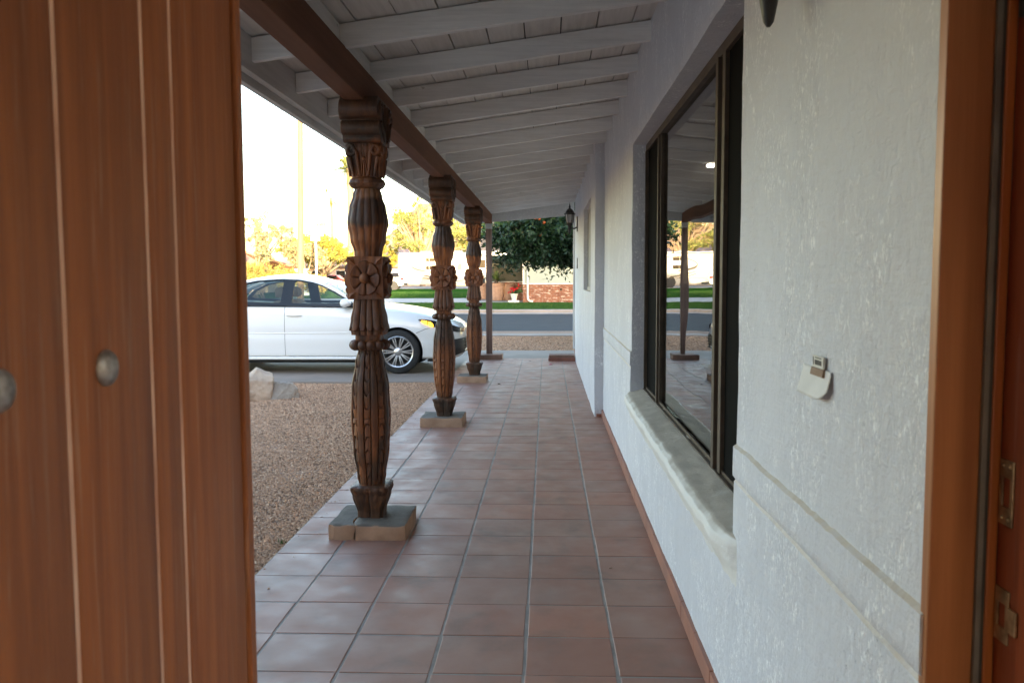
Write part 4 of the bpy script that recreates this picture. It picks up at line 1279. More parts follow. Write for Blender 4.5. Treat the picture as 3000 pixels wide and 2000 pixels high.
tube(bm, [(.36 + .05 * math.sin(t), .36 + .18 * math.cos(t), .95 + .17 * math.sin(t)) for t in lin(0, 2 * PI, 25)], .013, 6, False); cp_("steering_wheel", bm, DKIN, smooth=60)
# seams, sills, handles, mirrors, lamps, grille
SEAM = simple("panel_gap", (.035, .035, .035), None, 5, .7)
def skin(x, z):
    """outer half-width of the body at x, z"""
    lo = None
    for a, b in zip(ST[:-1], ST[1:]):
        if b[0] <= x <= a[0]:
            f = (x - a[0]) / (b[0] - a[0]); ha, hb = half(a), half(b)
            h = [(p[0] + (q[0] - p[0]) * f, p[1] + (q[1] - p[1]) * f) for p, q in zip(ha, hb)][3:12]
            for p, q in zip(h[:-1], h[1:]):
                if p[1] <= z <= q[1]: return p[0] + (q[0] - p[0]) * (z - p[1]) / (q[1] - p[1])
            return h[-1][0] if z > h[-1][1] else h[0][0]
    return .3
def seam(pts, name="panel_seam", r=.0035, mat=None, off=-.001):
    for sy in (-1, 1):
        bm = bmesh.new(); tube(bm, [(x, sy * (skin(x, z) + off), z) for x, z in pts], r, 5); cp_(name, bm, mat or SEAM, smooth=60)
seam([(-.285, z) for z in lin(.27, 1.0, 14)])
seam([(.93 - .0 * k, z) for k, z in enumerate(lin(.27, .93, 12))])
seam([(x, .262) for x in lin(-1.0, .93, 16)], r=.003)
seam([(x, z) for x, z in ((2.16, .70), (2.0, .70), (1.80, .66), (1.66, .60))], r=.003)
CREASE = CARP
for sy in (-1, 1):
    bm = bmesh.new()
    for z0, h_ in ((1.004, .010),):
        tube(bm, [(x, sy * (skin(x, .97) - .012), .985 + .02 * (.9 - x) * .5) for x in lin(.84, -1.45, 14)], .013, 6)
    cp_("belt_trim", bm, BLK, smooth=60)
    bm = bmesh.new()
    pts = [(x, sy * (skin(x, .86) + .016 - .012 * abs((x + .14) / .115) ** 3), .865 - .010 * (x + .14)) for x in lin(-.255, -.025, 9)]
    tube(bm, pts, [.008, .016, .018, .018, .018, .018, .018, .016, .008], 8); cp_("door_handle", bm, CARP, smooth=60)
    bm = bmesh.new()
    rg = []
    for yy, sc in ((.875, .55), (.89, .85), (.94, 1.0), (1.0, .95), (1.035, .75), (1.045, .45)):
        rg.append([(.625 + .012 * (1 - sc) + sc * .105 * math.cos(a) * (1.0 if math.cos(a) > 0 else .55), sy * yy, 1.047 + sc * .062 * math.sin(a)) for a in lin(0, 2 * PI * 23 / 24, 24)])
    loft(bm, rg)
    m_ = cp_("wing_mirror", bm, CARP, smooth=180)
    bm = bmesh.new(); prism(bm, [(.60, 1.0), (.70, 1.0), (.66, 1.03), (.58, 1.03)], lambda a, b: (a, sy * .82, b), lambda a, b: (a, sy * .93, b)); cp_("mirror_stalk", bm, BLK, m_)
for sy in (-1, 1):
    bm = bmesh.new(); tube(bm, [(x, sy * (skin(x, .60) - .004), .600 + .008 * (x + .3)) for x in lin(-1.0, .86, 24)], .012, 8); cp_("side_crease", bm, CARP, smooth=60)
    bm = bmesh.new(); tube(bm, [(x, sy * (skin(x, .235) - .006), .228) for x in lin(-.95, .95, 24)], .022, 8); cp_("sill_strip", bm, CARP, smooth=60)
# front lamps: wrap-around dark housing with amber section, black grille, lower intake
def wrap(name, poly, mat, off=.006, thick=.012, parent=None):
    res = []
    for sy in (-1, 1):
        bm = bmesh.new()
        n = len(poly[0]); a = []
        for row in poly:
            a.append([(x, sy * (skin(x, z) + off), z) for x, z in row])
        loft(bm, a, False, False); o = cp_(name, bm, mat, parent, smooth=60)
        sm = o.modifiers.new("t", 'SOLIDIFY'); sm.thickness = thick; sm.offset = 0
        res.append(o)
    return res
def strip(top, bot, n=9):
    return [[(t[0] + (b[0] - t[0]) * u, t[1] + (b[1] - t[1]) * u) for t, b in zip(top, bot)] for u in lin(0, 1, n)]
hl = wrap("headlight", strip([(1.70, .80), (1.80, .795), (1.92, .775), (2.05, .745), (2.16, .712), (2.27, .675), (2.322, .655)], [(1.69, .79), (1.80, .735), (1.92, .690), (2.05, .655), (2.16, .628), (2.27, .605), (2.322, .595)]), BLK)
for h_ in (0, 1):
    sy = (-1, 1)[h_]
    for top_, bot_ in (([(1.735, .785), (1.78, .783), (1.82, .775)], [(1.735, .765), (1.78, .738), (1.82, .722)]), ([(1.835, .770), (1.87, .762), (1.905, .735)], [(1.835, .716), (1.87, .700), (1.915, .692)])):
        bm = bmesh.new(); loft(bm, [[(x, sy * (skin(x, z) + .015), z) for x, z in row] for row in strip(top_, bot_, 5)], False, False)
        cp_("amber_indicator", bm, AMB, hl[h_], smooth=60)
    bm = bmesh.new(); loft(bm, [[(x, sy * (skin(x, z) + .014), z) for x, z in row] for row in strip([(2.0, .735), (2.1, .712), (2.2, .68)], [(2.0, .695), (2.1, .675), (2.2, .655)], 5)], False, False)
    cp_("lamp_lens", bm, simple("lamp_lens_grey", (.30, .32, .34), None, 5, .1), hl[h_], smooth=60)
wrap("front_grille", strip([(2.20, .50), (2.26, .505), (2.30, .51), (2.327, .51), (2.334, .51)], [(2.10, .255), (2.2, .255), (2.26, .275), (2.318, .29), (2.332, .36)], 8), BLKP, .008, .02)
bm = bmesh.new(); box(bm, 2.315, 2.345, -.42, .42, .36, .50); cp_("intake", bm, BLKP, bevel=.01)
bm = bmesh.new()
for z in (.30, .345, .39, .435, .48): box(bm, 2.30, 2.352, -.46, .46, z, z + .008)
cp_("grille_bar", bm, BLK)
bm = bmesh.new(); ball(bm, (2.335, 0, .60), .05, .3, 1, .8, 2); cp_("badge", bm, CHR, smooth=180)
bm = bmesh.new(); box(bm, 1.8, 2.1, -.7, .7, .165, .195); box(bm, -1.9, .9, -.72, .72, .15, .20); cp_("underbody", bm, BLKP)
bm = bmesh.new(); tube(bm, [(.95, -.60, 1.035), (.78, -.25, 1.085), (.70, .05, 1.11)], .008, 6); tube(bm, [(.97, .1, 1.045), (.80, .35, 1.09)], .008, 6); cp_("wiper", bm, BLK)
# wheels
def wheel(x, y, sy):
    w = thing("wheel", None, None, (0, 0, 0)); w.parent = car; w.location = (x, y, .325)
    bm = bmesh.new(); lathe(bm, [(.215, -.10), (.245, -.108), (.30, -.106), (.318, -.092), (.325, -.06), (.325, .06), (.318, .092), (.30, .106), (.245, .108), (.215, .10)], 64, (0, 0, 0), 'Y', False)
    for k in range(64):
        pass
    obj("tyre", bm, TYRE, w, False, smooth=40)
    bm = bmesh.new(); lathe(bm, [(.222, sy * .102), (.232, sy * .108), (.226, sy * .112), (.212, sy * .104), (.207, sy * .085), (.198, sy * .02), (.197, -sy * .09)], 64, (0, 0, 0), 'Y', False)
    for k in range(10):
        a = 2 * PI * k / 10
        for da in (-.075, .075):
            r0, r1 = .045, .212
            a0, a1 = a + da * 1.2, a + da * 1.25
            w0, w1 = .011, .0105
            p0 = Vector((math.cos(a0) * r0, 0, math.sin(a0) * r0)); p1 = Vector((math.cos(a1) * r1, 0, math.sin(a1) * r1))
            d = (p1 - p0).normalized(); t = Vector((-d.z, 0, d.x))
            rows = []
            for p, ww, y_ in ((p0, w0, .088), ((p0 + p1) / 2, .010, .098), (p1, w1, .094)):
                rows.append([p + t * ww + Vector((0, sy * (y_ - .02), 0)), p + t * ww * .7 + Vector((0, sy * y_, 0)), p - t * ww * .7 + Vector((0, sy * y_, 0)), p - t * ww + Vector((0, sy * (y_ - .02), 0))])
            loft(bm, rows)
    obj("rim", bm, ALLOY, w, False, smooth=40)
    bm = bmesh.new(); lathe(bm, [(.06, sy * .07), (.058, sy * .092), (.048, sy * .098), (.034, sy * .100), (.030, sy * .104), (.012, sy * .106), (.001, sy * .106)], 24, (0, 0, 0), 'Y')
    obj("hub_cap", bm, ALLOY, w, False, smooth=40)
    bm = bmesh.new()
    for k in range(5):
        a = 2 * PI * (k + .5) / 5; ball(bm, (.068 * math.cos(a), sy * .085, .068 * math.sin(a)), .012, 1, .8, 1, 1)
    obj("lug_nut", bm, CHR, w, False, smooth=180)
    bm = bmesh.new(); lathe(bm, [(.001, sy * .02), (.155, sy * .02), (.155, sy * .0), (.001, sy * .0)], 32, (0, 0, 0), 'Y'); lathe(bm, [(.001, -sy * .03), (.198, -sy * .03), (.198, -sy * .05), (.001, -sy * .05)], 32, (0, 0, 0), 'Y')
    obj("brake_disc", bm, simple("dark_iron", (.06, .06, .06), None, 5, .5, metal=.5) if 'dark_iron' not in bpy.data.materials else bpy.data.materials['dark_iron'], w, False)
for x in (1.39, -1.31):
    for sy in (-1, 1): wheel(x, sy * .775, sy)

# ================================================================== PLANTS
def leaves(name, P, size, mat, parent, seed=0, flat=.0, aspect=.45, droop=0.0):
    r = np.random.default_rng(seed); n = len(P)
    P = np.asarray(P)
    d = r.normal(0, 1, (n, 3)); d[:, 2] = d[:, 2] * (1 - flat) - droop; d /= np.linalg.norm(d, axis=1)[:, None]
    q = r.normal(0, 1, (n, 3)); s_ = np.cross(d, q); s_ /= np.linalg.norm(s_, axis=1)[:, None]
    L = (size * r.uniform(.6, 1.3, n))[:, None]
    nn = np.cross(d, s_)
    V = np.stack([P - d * L * .5, P + s_ * L * aspect * .5 + nn * L * .05, P + d * L * .5, P - s_ * L * aspect * .5 + nn * L * .05], 1)
    Fc = np.arange(n * 4).reshape(n, 4)
    return raw(name, V.reshape(-1, 3), Fc, mat, parent)
def clumps(r, blobs, n, shell=.55):
    """blobs: (x,y,z,rx,ry,rz); leaf points gathered in many small sub-clumps so gaps show"""
    out = []
    vol = np.array([b[3] * b[4] * b[5] for b in blobs]); vol = vol / vol.sum()
    for b, f in zip(blobs, vol):
        m = int(n * f); ncl = max(4, m // 45)
        d = r.normal(0, 1, (ncl, 3)); d /= np.linalg.norm(d, axis=1)[:, None]
        rad = (shell + (1 - shell) * r.random(ncl))[:, None]
        c = d * rad * np.array(b[3:6]) + np.array(b[:3])
        k = r.integers(0, ncl, m)
        sz = (np.array(b[3:6]).mean() * .17)
        out.append(c[k] + r.normal(0, 1, (m, 3)) * sz * r.uniform(.5, 1.2, (ncl, 1))[k])
    return np.concatenate(out)
BARK = simple("tree_bark", (.14, .10, .075), (.08, .058, .045), 9, .9, .6, 20, .02, stretch=(1, 1, .3))
BARKP = simple("pale_bark", (.30, .22, .15), (.20, .15, .10), 9, .9, .5, 20, .02, stretch=(1, 1, .3))
def tree(label, loc, trunk_h, trunk_r, blobs, n, leaf, mat, bark=BARK, name="tree", group=None, seed=0, shell=.5, twigs=0, aspect=.5, droop=0.0, base=0.0):
    t = thing(name, label, "tree", loc, 0, group)
    rr = random.Random(seed)
    bm = bmesh.new()
    top = Vector((rr.uniform(-.1, .1) * trunk_h, rr.uniform(-.1, .1) * trunk_h, trunk_h))
    tube(bm, [(0, 0, -.3), (top.x * .2, top.y * .2, trunk_h * .35), tuple(top * .72), tuple(top)], [trunk_r * 1.35, trunk_r, trunk_r * .85, trunk_r * .7], 9)
    tips = []
    for b in blobs:
        e = Vector(b[:3]); m = (top + e) / 2 + Vector((rr.uniform(-.2, .2), rr.uniform(-.2, .2), rr.uniform(0, .25))) * b[3] * .5
        tube(bm, [tuple(top * .85), tuple(m), tuple(e)], [trunk_r * .55, trunk_r * .35, trunk_r * .12], 6)
        for k in range(twigs):
            d = Vector((rr.gauss(0, 1), rr.gauss(0, 1), rr.gauss(.4, 1))).normalized()
            q = e + Vector((d.x * b[3], d.y * b[4], d.z * b[5])) * rr.uniform(.6, 1.0)
            tube(bm, [tuple(m + (e - m) * rr.random()), tuple((e + q) / 2 + Vector((rr.gauss(0, 1), rr.gauss(0, 1), rr.gauss(0, 1))) * b[3] * .12), tuple(q)], [trunk_r * .16, trunk_r * .09, trunk_r * .03], 4)
    obj("trunk", bm, bark, t, False, smooth=60)
    P = clumps(np.random.default_rng(seed), blobs, n, shell)
    leaves("crown", P, leaf, mat, t, seed + 1, aspect=aspect, droop=droop)
    return t
DKGREEN = m_leaf("citrus_leaf", [(.010, .030, .010), (.017, .046, .014), (.007, .022, .009), (.030, .066, .018), (.012, .036, .011)], .45, .10)
YGREEN = m_leaf("palo_verde_leaf", [(.36, .31, .055), (.44, .38, .07), (.28, .26, .05), (.48, .41, .09)], .6, .4)
LGREEN = m_leaf("mesquite_leaf", [(.26, .29, .08), (.34, .35, .10), (.20, .24, .07), (.38, .36, .12)], .6, .4)
DRYT = m_leaf("dry_twig_leaf", [(.40, .34, .20), (.30, .27, .13), (.48, .41, .25), (.26, .25, .12)], .7, .3)
HEDG = m_leaf("hedge_leaf", [(.36, .28, .07), (.28, .24, .06), (.42, .33, .09), (.31, .24, .07)], .6, .3)

# grass blades standing up along the lawn edges
def grass_edge(name, n, x0, x1, y0, y1, zf, h, label):
    r = np.random.default_rng(8)
    x = r.uniform(x0, x1, n); y = r.uniform(y0, y1, n); z = np.array([zf(a, b) for a, b in zip(x, y)])
    a = r.uniform(0, 2 * PI, n); L = h * r.uniform(.5, 1.3, n); l = L * r.uniform(0, .6, n); w = .010
    dx, dy = np.cos(a), np.sin(a)
    V = np.stack([np.stack([x - dy * w, y + dx * w, z - .02], -1), np.stack([x + dy * w, y - dx * w, z - .02], -1), np.stack([x + dx * l, y + dy * l, z + L], -1)], 1)
    return tag(raw(name, V.reshape(-1, 3), np.arange(n * 3).reshape(n, 3), GRASSB), label, "grass", kind='stuff')
GRASSB = m_leaf("grass_blade", [(.03, .09, .012), (.05, .12, .02), (.025, .07, .010), (.08, .13, .03)], .8, .25)
grass_edge("grass", 26000, -13, 3, 37.55, 45.1, lambda x, y: -.035 + (y - 37.5) * .010, .055, "short green grass on the lower lawn strip behind the far kerb")
grass_edge("grass", 18000, -18, -4.6, 53.2, 70, lambda x, y: .09 + (y - 53.2) * .0072, .06, "sunlit and shaded grass of the upper lawn beyond the sidewalk")

# the big citrus in the front strip: low clipped underside, trunk hidden behind the house wall
blobs = []
rr = random.Random(3)
for i in range(26):
    a = rr.uniform(0, 2 * PI); q = math.sqrt(rr.random()) * 2.35
    x, y = -.1 + q * math.cos(a), q * math.sin(a) * .8
    h = 1 - (q / 2.7) ** 2
    blobs.append((x, y, 1.95 + rr.random() * 1.25 * h + .25 * (q / 2.7), .72, .72, .55))
blobs += [(-2.2 + .45 * k, rr.uniform(-.9, .9), 2.02 + .08 * rr.random(), .6, .7, .42) for k in range(11)]
blobs += [(-2.3, .1, 2.5, .75, .8, .55), (-.1, 0, 2.5, 2.0, 1.5, .75), (-1.0, -.6, 2.3, 1.6, 1.2, .6), (-2.1, -.3, 2.4, .9, .8, .6), (.1, .3, 3.2, 1.6, 1.2, .6), (-1.3, .2, 3.0, 1.5, 1.0, .6)]
tr = tree("dense dark green citrus tree with a low clipped underside beside the street", (1.45, 19.4, -.07), 1.5, .13, blobs, 90000, .105, DKGREEN, name="citrus_tree", seed=4, shell=.35, aspect=.48)
bm = bmesh.new()
for i in range(14):
    ball(bm, (rr.uniform(-2.2, -.6), -1.5 + rr.uniform(-.1, .3), rr.uniform(2.3, 3.5)), .04, 1, 1, 1, 1)
obj("fruit", bm, simple("orange_fruit", (.45, .10, .02), None, 5, .5), tr, False, smooth=180)

# background trees
def T(label, x, y, h, th, tr_, blobs, n, leaf, mat, **k):
    return tree(label, (x, y, max(-.1, terrain(x, y))), th, tr_, blobs, n, leaf, mat, **k)
G = "trees beyond the street"
def crownblobs(seed, n, rx, ry, z0, z1, br, flat=.7):
    r = random.Random(seed); out = []
    for i in range(n):
        a = r.uniform(0, 2 * PI); q = math.sqrt(r.random())
        z = z0 + (z1 - z0) * r.random() ** .8 * (1 - .45 * q * q)
        out.append((q * rx * math.cos(a), q * ry * math.sin(a), z, br * r.uniform(.7, 1.2), br * r.uniform(.7, 1.2), br * flat * r.uniform(.7, 1.2)))
    return out
T("tall half-bare tan mesquite tree at the left, next to the door edge", -21.6, 63, 0, 1.7, .20, crownblobs(1, 16, 2.6, 2.0, 2.8, 6.0, .85), 5200, .22, DRYT, bark=BARKP, group=G, seed=21, shell=.2, twigs=9)
T("low brown bushy tree right of the tall half-bare mesquite", -18.9, 66, 0, 1.2, .16, crownblobs(2, 9, 1.5, 1.4, 2.4, 4.6, .8), 4200, .20, DRYT, bark=BARKP, group=G, seed=22, shell=.3, twigs=6)
T("broad golden yellow palo verde tree behind the street sign", -20.6, 78, 0, 1.7, .22, crownblobs(3, 24, 3.7, 2.6, 2.9, 4.9, 1.05, .6), 15000, .20, YGREEN, bark=BARKP, group=G, seed=23, shell=.35, twigs=2)
T("small yellow green tree between the hedge and the utility pole", -22.0, 84, 0, 1.5, .18, crownblobs(4, 12, 2.4, 2.0, 2.2, 4.6, .9), 6500, .20, YGREEN, bark=BARKP, group=G, seed=24, shell=.35, twigs=2)
T("tall airy pale green mesquite tree rising behind the motorhome", -15.2, 104, 0, 3.4, .30, crownblobs(5, 38, 5.2, 3.0, 4.6, 11.6, 1.5), 11000, .27, LGREEN, bark=BARKP, group=G, seed=25, shell=.25, twigs=4)
T("yellow green airy tree rising behind the motorhome's front", -8.2, 108, 0, 2.8, .28, crownblobs(6, 24, 3.8, 3.0, 3.8, 9.0, 1.3), 8000, .27, LGREEN, bark=BARKP, group=G, seed=26, shell=.25, twigs=4)
T("small round yellow shrub tree left of the motorhome roof", -21.0, 112, 0, 1.4, .18, crownblobs(7, 12, 2.2, 1.8, 2.6, 6.0, 1.0), 5200, .26, YGREEN, bark=BARKP, group=G, seed=27, shell=.3)
T("low bright green bushy tree directly over the motorhome roof", -11.6, 118, 0, 1.4, .2, crownblobs(8, 14, 3.2, 2.0, 3.0, 6.4, 1.1), 6000, .28, LGREEN, bark=BARKP, group=G, seed=28, shell=.3)

def bush(label, loc, blobs, n, leaf, mat, name="bush", seed=0, group=None, cat="bush"):
    t = thing(name, label, cat, loc, 0, group)
    bm = bmesh.new(); rr = random.Random(seed)
    for b in blobs[:10]: tube(bm, [(b[0] * .5, b[1] * .5, -.2), (b[0], b[1], b[2])], [.04, .015], 5)
    obj("stems", bm, BARK, t)
    leaves("foliage", clumps(np.random.default_rng(seed), blobs, n, .4), leaf, mat, t, seed)
    return t
hb = [(-2.6 + .28 * i, rr.uniform(-.3, .3), .9 + (1.25 if i < 6 else 1.25 - .09 * (i - 5)) * rr.uniform(.35, .9), .55, .5, .6) for i in range(20) for _ in (0, 1)]
bush("long golden hedge sloping down to the right behind the sedan's roof", (-16.6, 52, .1), hb, 15000, .12, HEDG, "hedge", 31, None, "hedge")
bush("low rounded golden shrub just right of the street sign post", (-12.3, 55, .2), [(0, 0, .75, .9, .7, .7), (.7, 0, .55, .6, .5, .5), (-.7, 0, .55, .6, .5, .5)], 3500, .09, HEDG, "shrub", 33, None, "shrub")

# palms
PALMG = m_leaf("palm_frond_leaf", [(.14, .17, .04), (.18, .20, .05), (.10, .13, .03)], .6, .3)
def palm(label, loc, h, r, nf, kind, seed, name="palm_tree"):
    t = thing(name, label, "palm", loc, 0, "palm trees")
    rr = random.Random(seed); bm = bmesh.new()
    tube(bm, [(0, 0, -.3), (.1, 0, h * .3), (.15, 0, h * .7), (0, 0, h)], [.30 * r / 1.6, .22 * r / 1.6, .19 * r / 1.6, .17 * r / 1.6], 8)
    obj("trunk", bm, BARKP, t, False, smooth=60)
    V = []; Fc = []
    for i in range(nf):
        a = rr.uniform(0, 2 * PI); el = rr.uniform(-.9, 1.25); L = r * rr.uniform(.8, 1.1)
        d = Vector((math.cos(a) * math.cos(el), math.sin(a) * math.cos(el), math.sin(el)))
        side = Vector((-math.sin(a), math.cos(a), 0)); up = side.cross(d) * -1
        if kind == 'fan':
            c = d * L * .5 + Vector((0, 0, h))
            o = len(V); V += [tuple(Vector((0, 0, h)) + side * .03), tuple(c), tuple(Vector((0, 0, h)) - side * .03), tuple(Vector((0, 0, h)))]; Fc.append((o, o + 1, o + 2, o + 3))
            for k in range(13):
                b = -1.35 + 2.7 * k / 12
                q = (d * math.cos(b) + side * math.sin(b)) * L * .52 + Vector((0, 0, -.12 * L * abs(b)))
                o = len(V); w = side * .035 * L * .6
                V += [tuple(c), tuple(c + q * .6 + w + up * .02), tuple(c + q), tuple(c + q * .6 - w)]; Fc.append((o, o + 1, o + 2, o + 3))
        else:
            for k in range(22):
                u = (k + 1) / 22; p = d * L * u + Vector((0, 0, h - .55 * L * u * u))
                for s_ in (-1, 1):
                    q = (side * s_ * .8 + d * .5 + Vector((0, 0, -.35))) * L * .27 * (1 - .6 * u)
                    o = len(V); w = d * .014 * L
                    V += [tuple(p - w), tuple(p + q * .5 - w), tuple(p + q), tuple(p + q * .5 + w)]; Fc.append((o, o + 1, o + 2, o + 3))
                if k: 
                    p0 = d * L * (u - 1 / 22) + Vector((0, 0, h - .55 * L * (u - 1 / 22) ** 2)); o = len(V)
                    V += [tuple(p0 + side * .02), tuple(p + side * .02), tuple(p - side * .02), tuple(p0 - side * .02)]; Fc.append((o, o + 1, o + 2, o + 3))
    raw("crown", V, Fc, PALMG, t)
palm("tall thin fan palm with a small crown, right of the utility pole", (-48.1, 190, 0), 19.2, 2.9, 30, 'fan', 1)
palm("feathery palm half hidden behind the nearest carved post", (-25.4, 110, 0), 15.4, 3.8, 40, 'feather', 2)
palm("short fan palm peeking over the golden palo verde tree", (-39.8, 150, 0), 9.6, 2.0, 22, 'fan', 3)

# ================================================================== STREET FURNITURE, NEIGHBOURS
POLEW = m_wood("utility_pole_wood", (.42, .25, .13), (.30, .17, .085), None, 2, .8, 4, .3)
up = thing("utility_pole", "tall round wooden utility pole beyond the sedan's roof", "pole", (-12.05, 42, 0))
bm = bmesh.new(); tube(bm, [(-.22, 0, -.5), (-.10, 0, 5), (.02, 0, 11.6)], [.165, .15, .125], 16); obj("shaft", bm, POLEW, up, False, smooth=60)
bm = bmesh.new(); box(bm, -1.2, 1.2, -.05, .05, 10.9, 11.0); obj("crossarm", bm, POLEW, up, False, bevel=.01)
WIRE = simple("wire_metal", (.25, .20, .12), None, 5, .6)
bm = bmesh.new(); a, b = Vector((-12.04, 42, 9.35)), Vector((-19.5, 20, 9.9))
tube(bm, [tuple(a + (b - a) * u + Vector((0, 0, -.5 * math.sin(PI * u)))) for u in lin(0, 1, 16)], .012, 5)
tag(obj("service_wire", bm, WIRE), "thin sagging service wire running from the utility pole toward the porch eave", "wire")
tp2 = thing("utility_pole", "tiny distant utility pole above the brown bushy trees", "pole", (-36, 120, 0))
bm = bmesh.new(); tube(bm, [(0, 0, -.3), (0, 0, 9.6)], [.14, .11], 8); obj("shaft", bm, POLEW, tp2, False)
bm = bmesh.new(); box(bm, -.75, .75, -.06, .06, 9.0, 9.14); obj("crossarm", bm, POLEW, tp2, False)

GALV = simple("galvanised_post", (.68, .68, .66), (.58, .58, .56), 9, .45, metal=.3)
SIGNW = simple("white_sign_sheet", (.75, .76, .74), None, 5, .4)
sg = thing("street_sign", "white street name sign with two crossed blades on a pale post at the corner", "street sign", (-10.34, 38.0, -.03))
bm = bmesh.new(); tube(bm, [(0, 0, -.2), (0, 0, 3.06)], .05, 10); obj("post", bm, GALV, sg, False, smooth=60)
bm = bmesh.new(); box(bm, -.21, .35, -.012, .012, 3.27, 3.51); obj("sign_blade", bm, SIGNW, sg, False, bevel=.004)
bm = bmesh.new(); box(bm, -.24, .18, .014, .036, 3.06, 3.26); obj("sign_blade", bm, SIGNW, sg, False, bevel=.004)
bm = bmesh.new(); tube(bm, [(0, 0, -.1), (0, 0, 1.9)], .05, 8); mp_ = obj("marker_post", bm, simple("yellow_post_paint", (.55, .42, .12), None, 4, .6)); mp_.location = (-14.2, 60, .55); tag(mp_, "thin pale yellow post beside the nearest carved post's flower block", "post")
bm = bmesh.new(); box(bm, -17.9, -16.9, 60, 60.2, 0, 2.05); gw = obj("garden_wall", bm, simple("white_wall_paint", (.72, .70, .66), None, 3, .8), bevel=.02); tag(gw, "short bright white wall end left of the utility pole's foot", "wall")

# motorhome
RVW = m_paint("cream_gelcoat", (.55, .52, .45))
RVD = simple("tinted_side_glass", (.012, .010, .009), None, 5, .2, spec=.3)
RVG = simple("grey_decal", (.055, .05, .05), None, 5, .4); RVT = simple("gold_decal", (.12, .085, .035), None, 5, .4)
rv = thing("motorhome", "large cream motorhome with swoosh stripes parked across the street", "motorhome", (-10.1, 86, .30))
bm = bmesh.new()
prof = [(-4.72, .62), (-4.76, 1.2), (-4.74, 3.35), (-4.55, 3.56), (4.1, 3.56), (4.55, 3.40), (4.82, 2.6), (4.86, 1.6), (4.80, .75), (4.6, .46), (-3.0, .40), (-3.4, .44)]
prism(bm, prof, lambda a, b: (a, -1.2, b), lambda a, b: (a, 1.25, b))
obj("body", bm, RVW, rv, False, bevel=.07, smooth=40)
def rvface(name, poly, mat, d=.012, y=-1.2):
    bm = bmesh.new(); prism(bm, poly, lambda a, b: (a, y - d, b), lambda a, b: (a, y + .02, b)); return obj(name, bm, mat, rv, False)
def rect(a, b, c, d): return [(a, c), (b, c), (b, d), (a, d)]
for a, b, c, d in ((-1.95, -.95, 2.68, 3.06), (-1.95, -.95, 1.86, 2.22), (2.55, 4.0, 2.0, 2.85)):
    rvface("window", rect(a, b, c, d), RVD)
rvface("window_bar", rect(-1.63, -1.60, 1.86, 2.22), RVW, .02); rvface("window_bar", rect(-1.63, -1.60, 2.68, 3.06), RVW, .02)
rvface("entry_door_window", rect(1.22, 1.60, 1.80, 2.50), simple("door_glass", (.16, .14, .12), None, 5, .2))
rvface("entry_door", rect(.95, 1.85, .75, 2.85), m_paint("cream_door", (.70, .67, .60)), .006)
def ribbon(name, pts, w, mat):
    V = []; n = len(pts)
    for i, (x, z) in enumerate(pts):
        a = pts[max(i - 1, 0)]; b = pts[min(i + 1, n - 1)]
        d = Vector((b[0] - a[0], b[1] - a[1])).normalized(); k = w(i / (n - 1))
        V += [(x - d.y * k, -1.212, z + d.x * k), (x + d.y * k, -1.212, z - d.x * k)]
    Fc = [(2 * i, 2 * i + 1, 2 * i + 3, 2 * i + 2) for i in range(n - 1)]
    o = raw(name, V, Fc, mat, rv); sm = o.modifiers.new("t", 'SOLIDIFY'); sm.thickness = .006; sm.offset = 0
    return o
sw = [(-3.42 + 2.6 * (1 - math.cos(t)) , 2.30 + .66 * math.sin(t)) for t in lin(-1.35, 1.30, 26)]
ribbon("swoosh_stripe", sw[:14], lambda u: .03 + .08 * math.sin(PI * u), RVG)
ribbon("swoosh_stripe", sw[13:] + [(-.3, 3.02), (1.0, 2.98), (2.4, 2.80)], lambda u: .035, RVT)
ribbon("swoosh_stripe", [(-3.45, 1.66), (-2.6, 1.42), (-1.6, 1.18), (-.6, 1.02)], lambda u: .02 + .05 * u, RVT)
ribbon("swoosh_stripe", [(-3.3, 1.40), (-2.4, 1.12), (-1.6, .96)], lambda u: .03, RVT)
ribbon("swoosh_stripe", [(.2, .70), (1.5, .78), (3.0, .96)], lambda u: .03, RVG)
rvface("rub_rail", rect(-4.6, 4.7, .92, .955), RVT, .02)
bm = bmesh.new(); box(bm, -2.6, -1.6, -.5, .5, 3.56, 3.72); box(bm, .6, 1.6, -.5, .5, 3.56, 3.74); obj("roof_unit", bm, simple("grey_roof_unit", (.30, .29, .28), None, 3, .6), rv, False, bevel=.05)
bm = bmesh.new(); box(bm, -4.7, 3.0, -1.23, -1.2, 3.36, 3.44); obj("awning_roll", bm, simple("awning_fabric", (.16, .12, .07), None, 3, .6), rv, False, bevel=.02)
def simplewheel(parent, x, y, r, w):
    t = bpy.data.objects.new("wheel", None); COL.objects.link(t); t.parent = parent; t.location = (x, y, r)
    bm = bmesh.new(); lathe(bm, [(r * .6, -w), (r * .95, -w), (r, -w * .7), (r, w * .7), (r * .95, w), (r * .6, w)], 24, (0, 0, 0), 'Y', False); obj("tyre", bm, TYRE, t, False, smooth=40)
    bm = bmesh.new(); lathe(bm, [(.001, -w * .7), (r * .2, -w * .8), (r * .45, -w * .6), (r * .62, -w * .95), (r * .62, w * .9), (.001, w * .8)], 20, (0, 0, 0), 'Y', False); obj("rim", bm, ALLOY, t, False, smooth=40)
for x in (-.75, 3.4):
    bm = bmesh.new(); lathe(bm, [(.60, -.012), (.60, .02)], 28, (x, -1.2, .55), 'Y'); obj("wheel_arch", bm, BLKP, rv, False)
    for y in (-1.05, 1.05): simplewheel(rv, x, y, .46, .14)
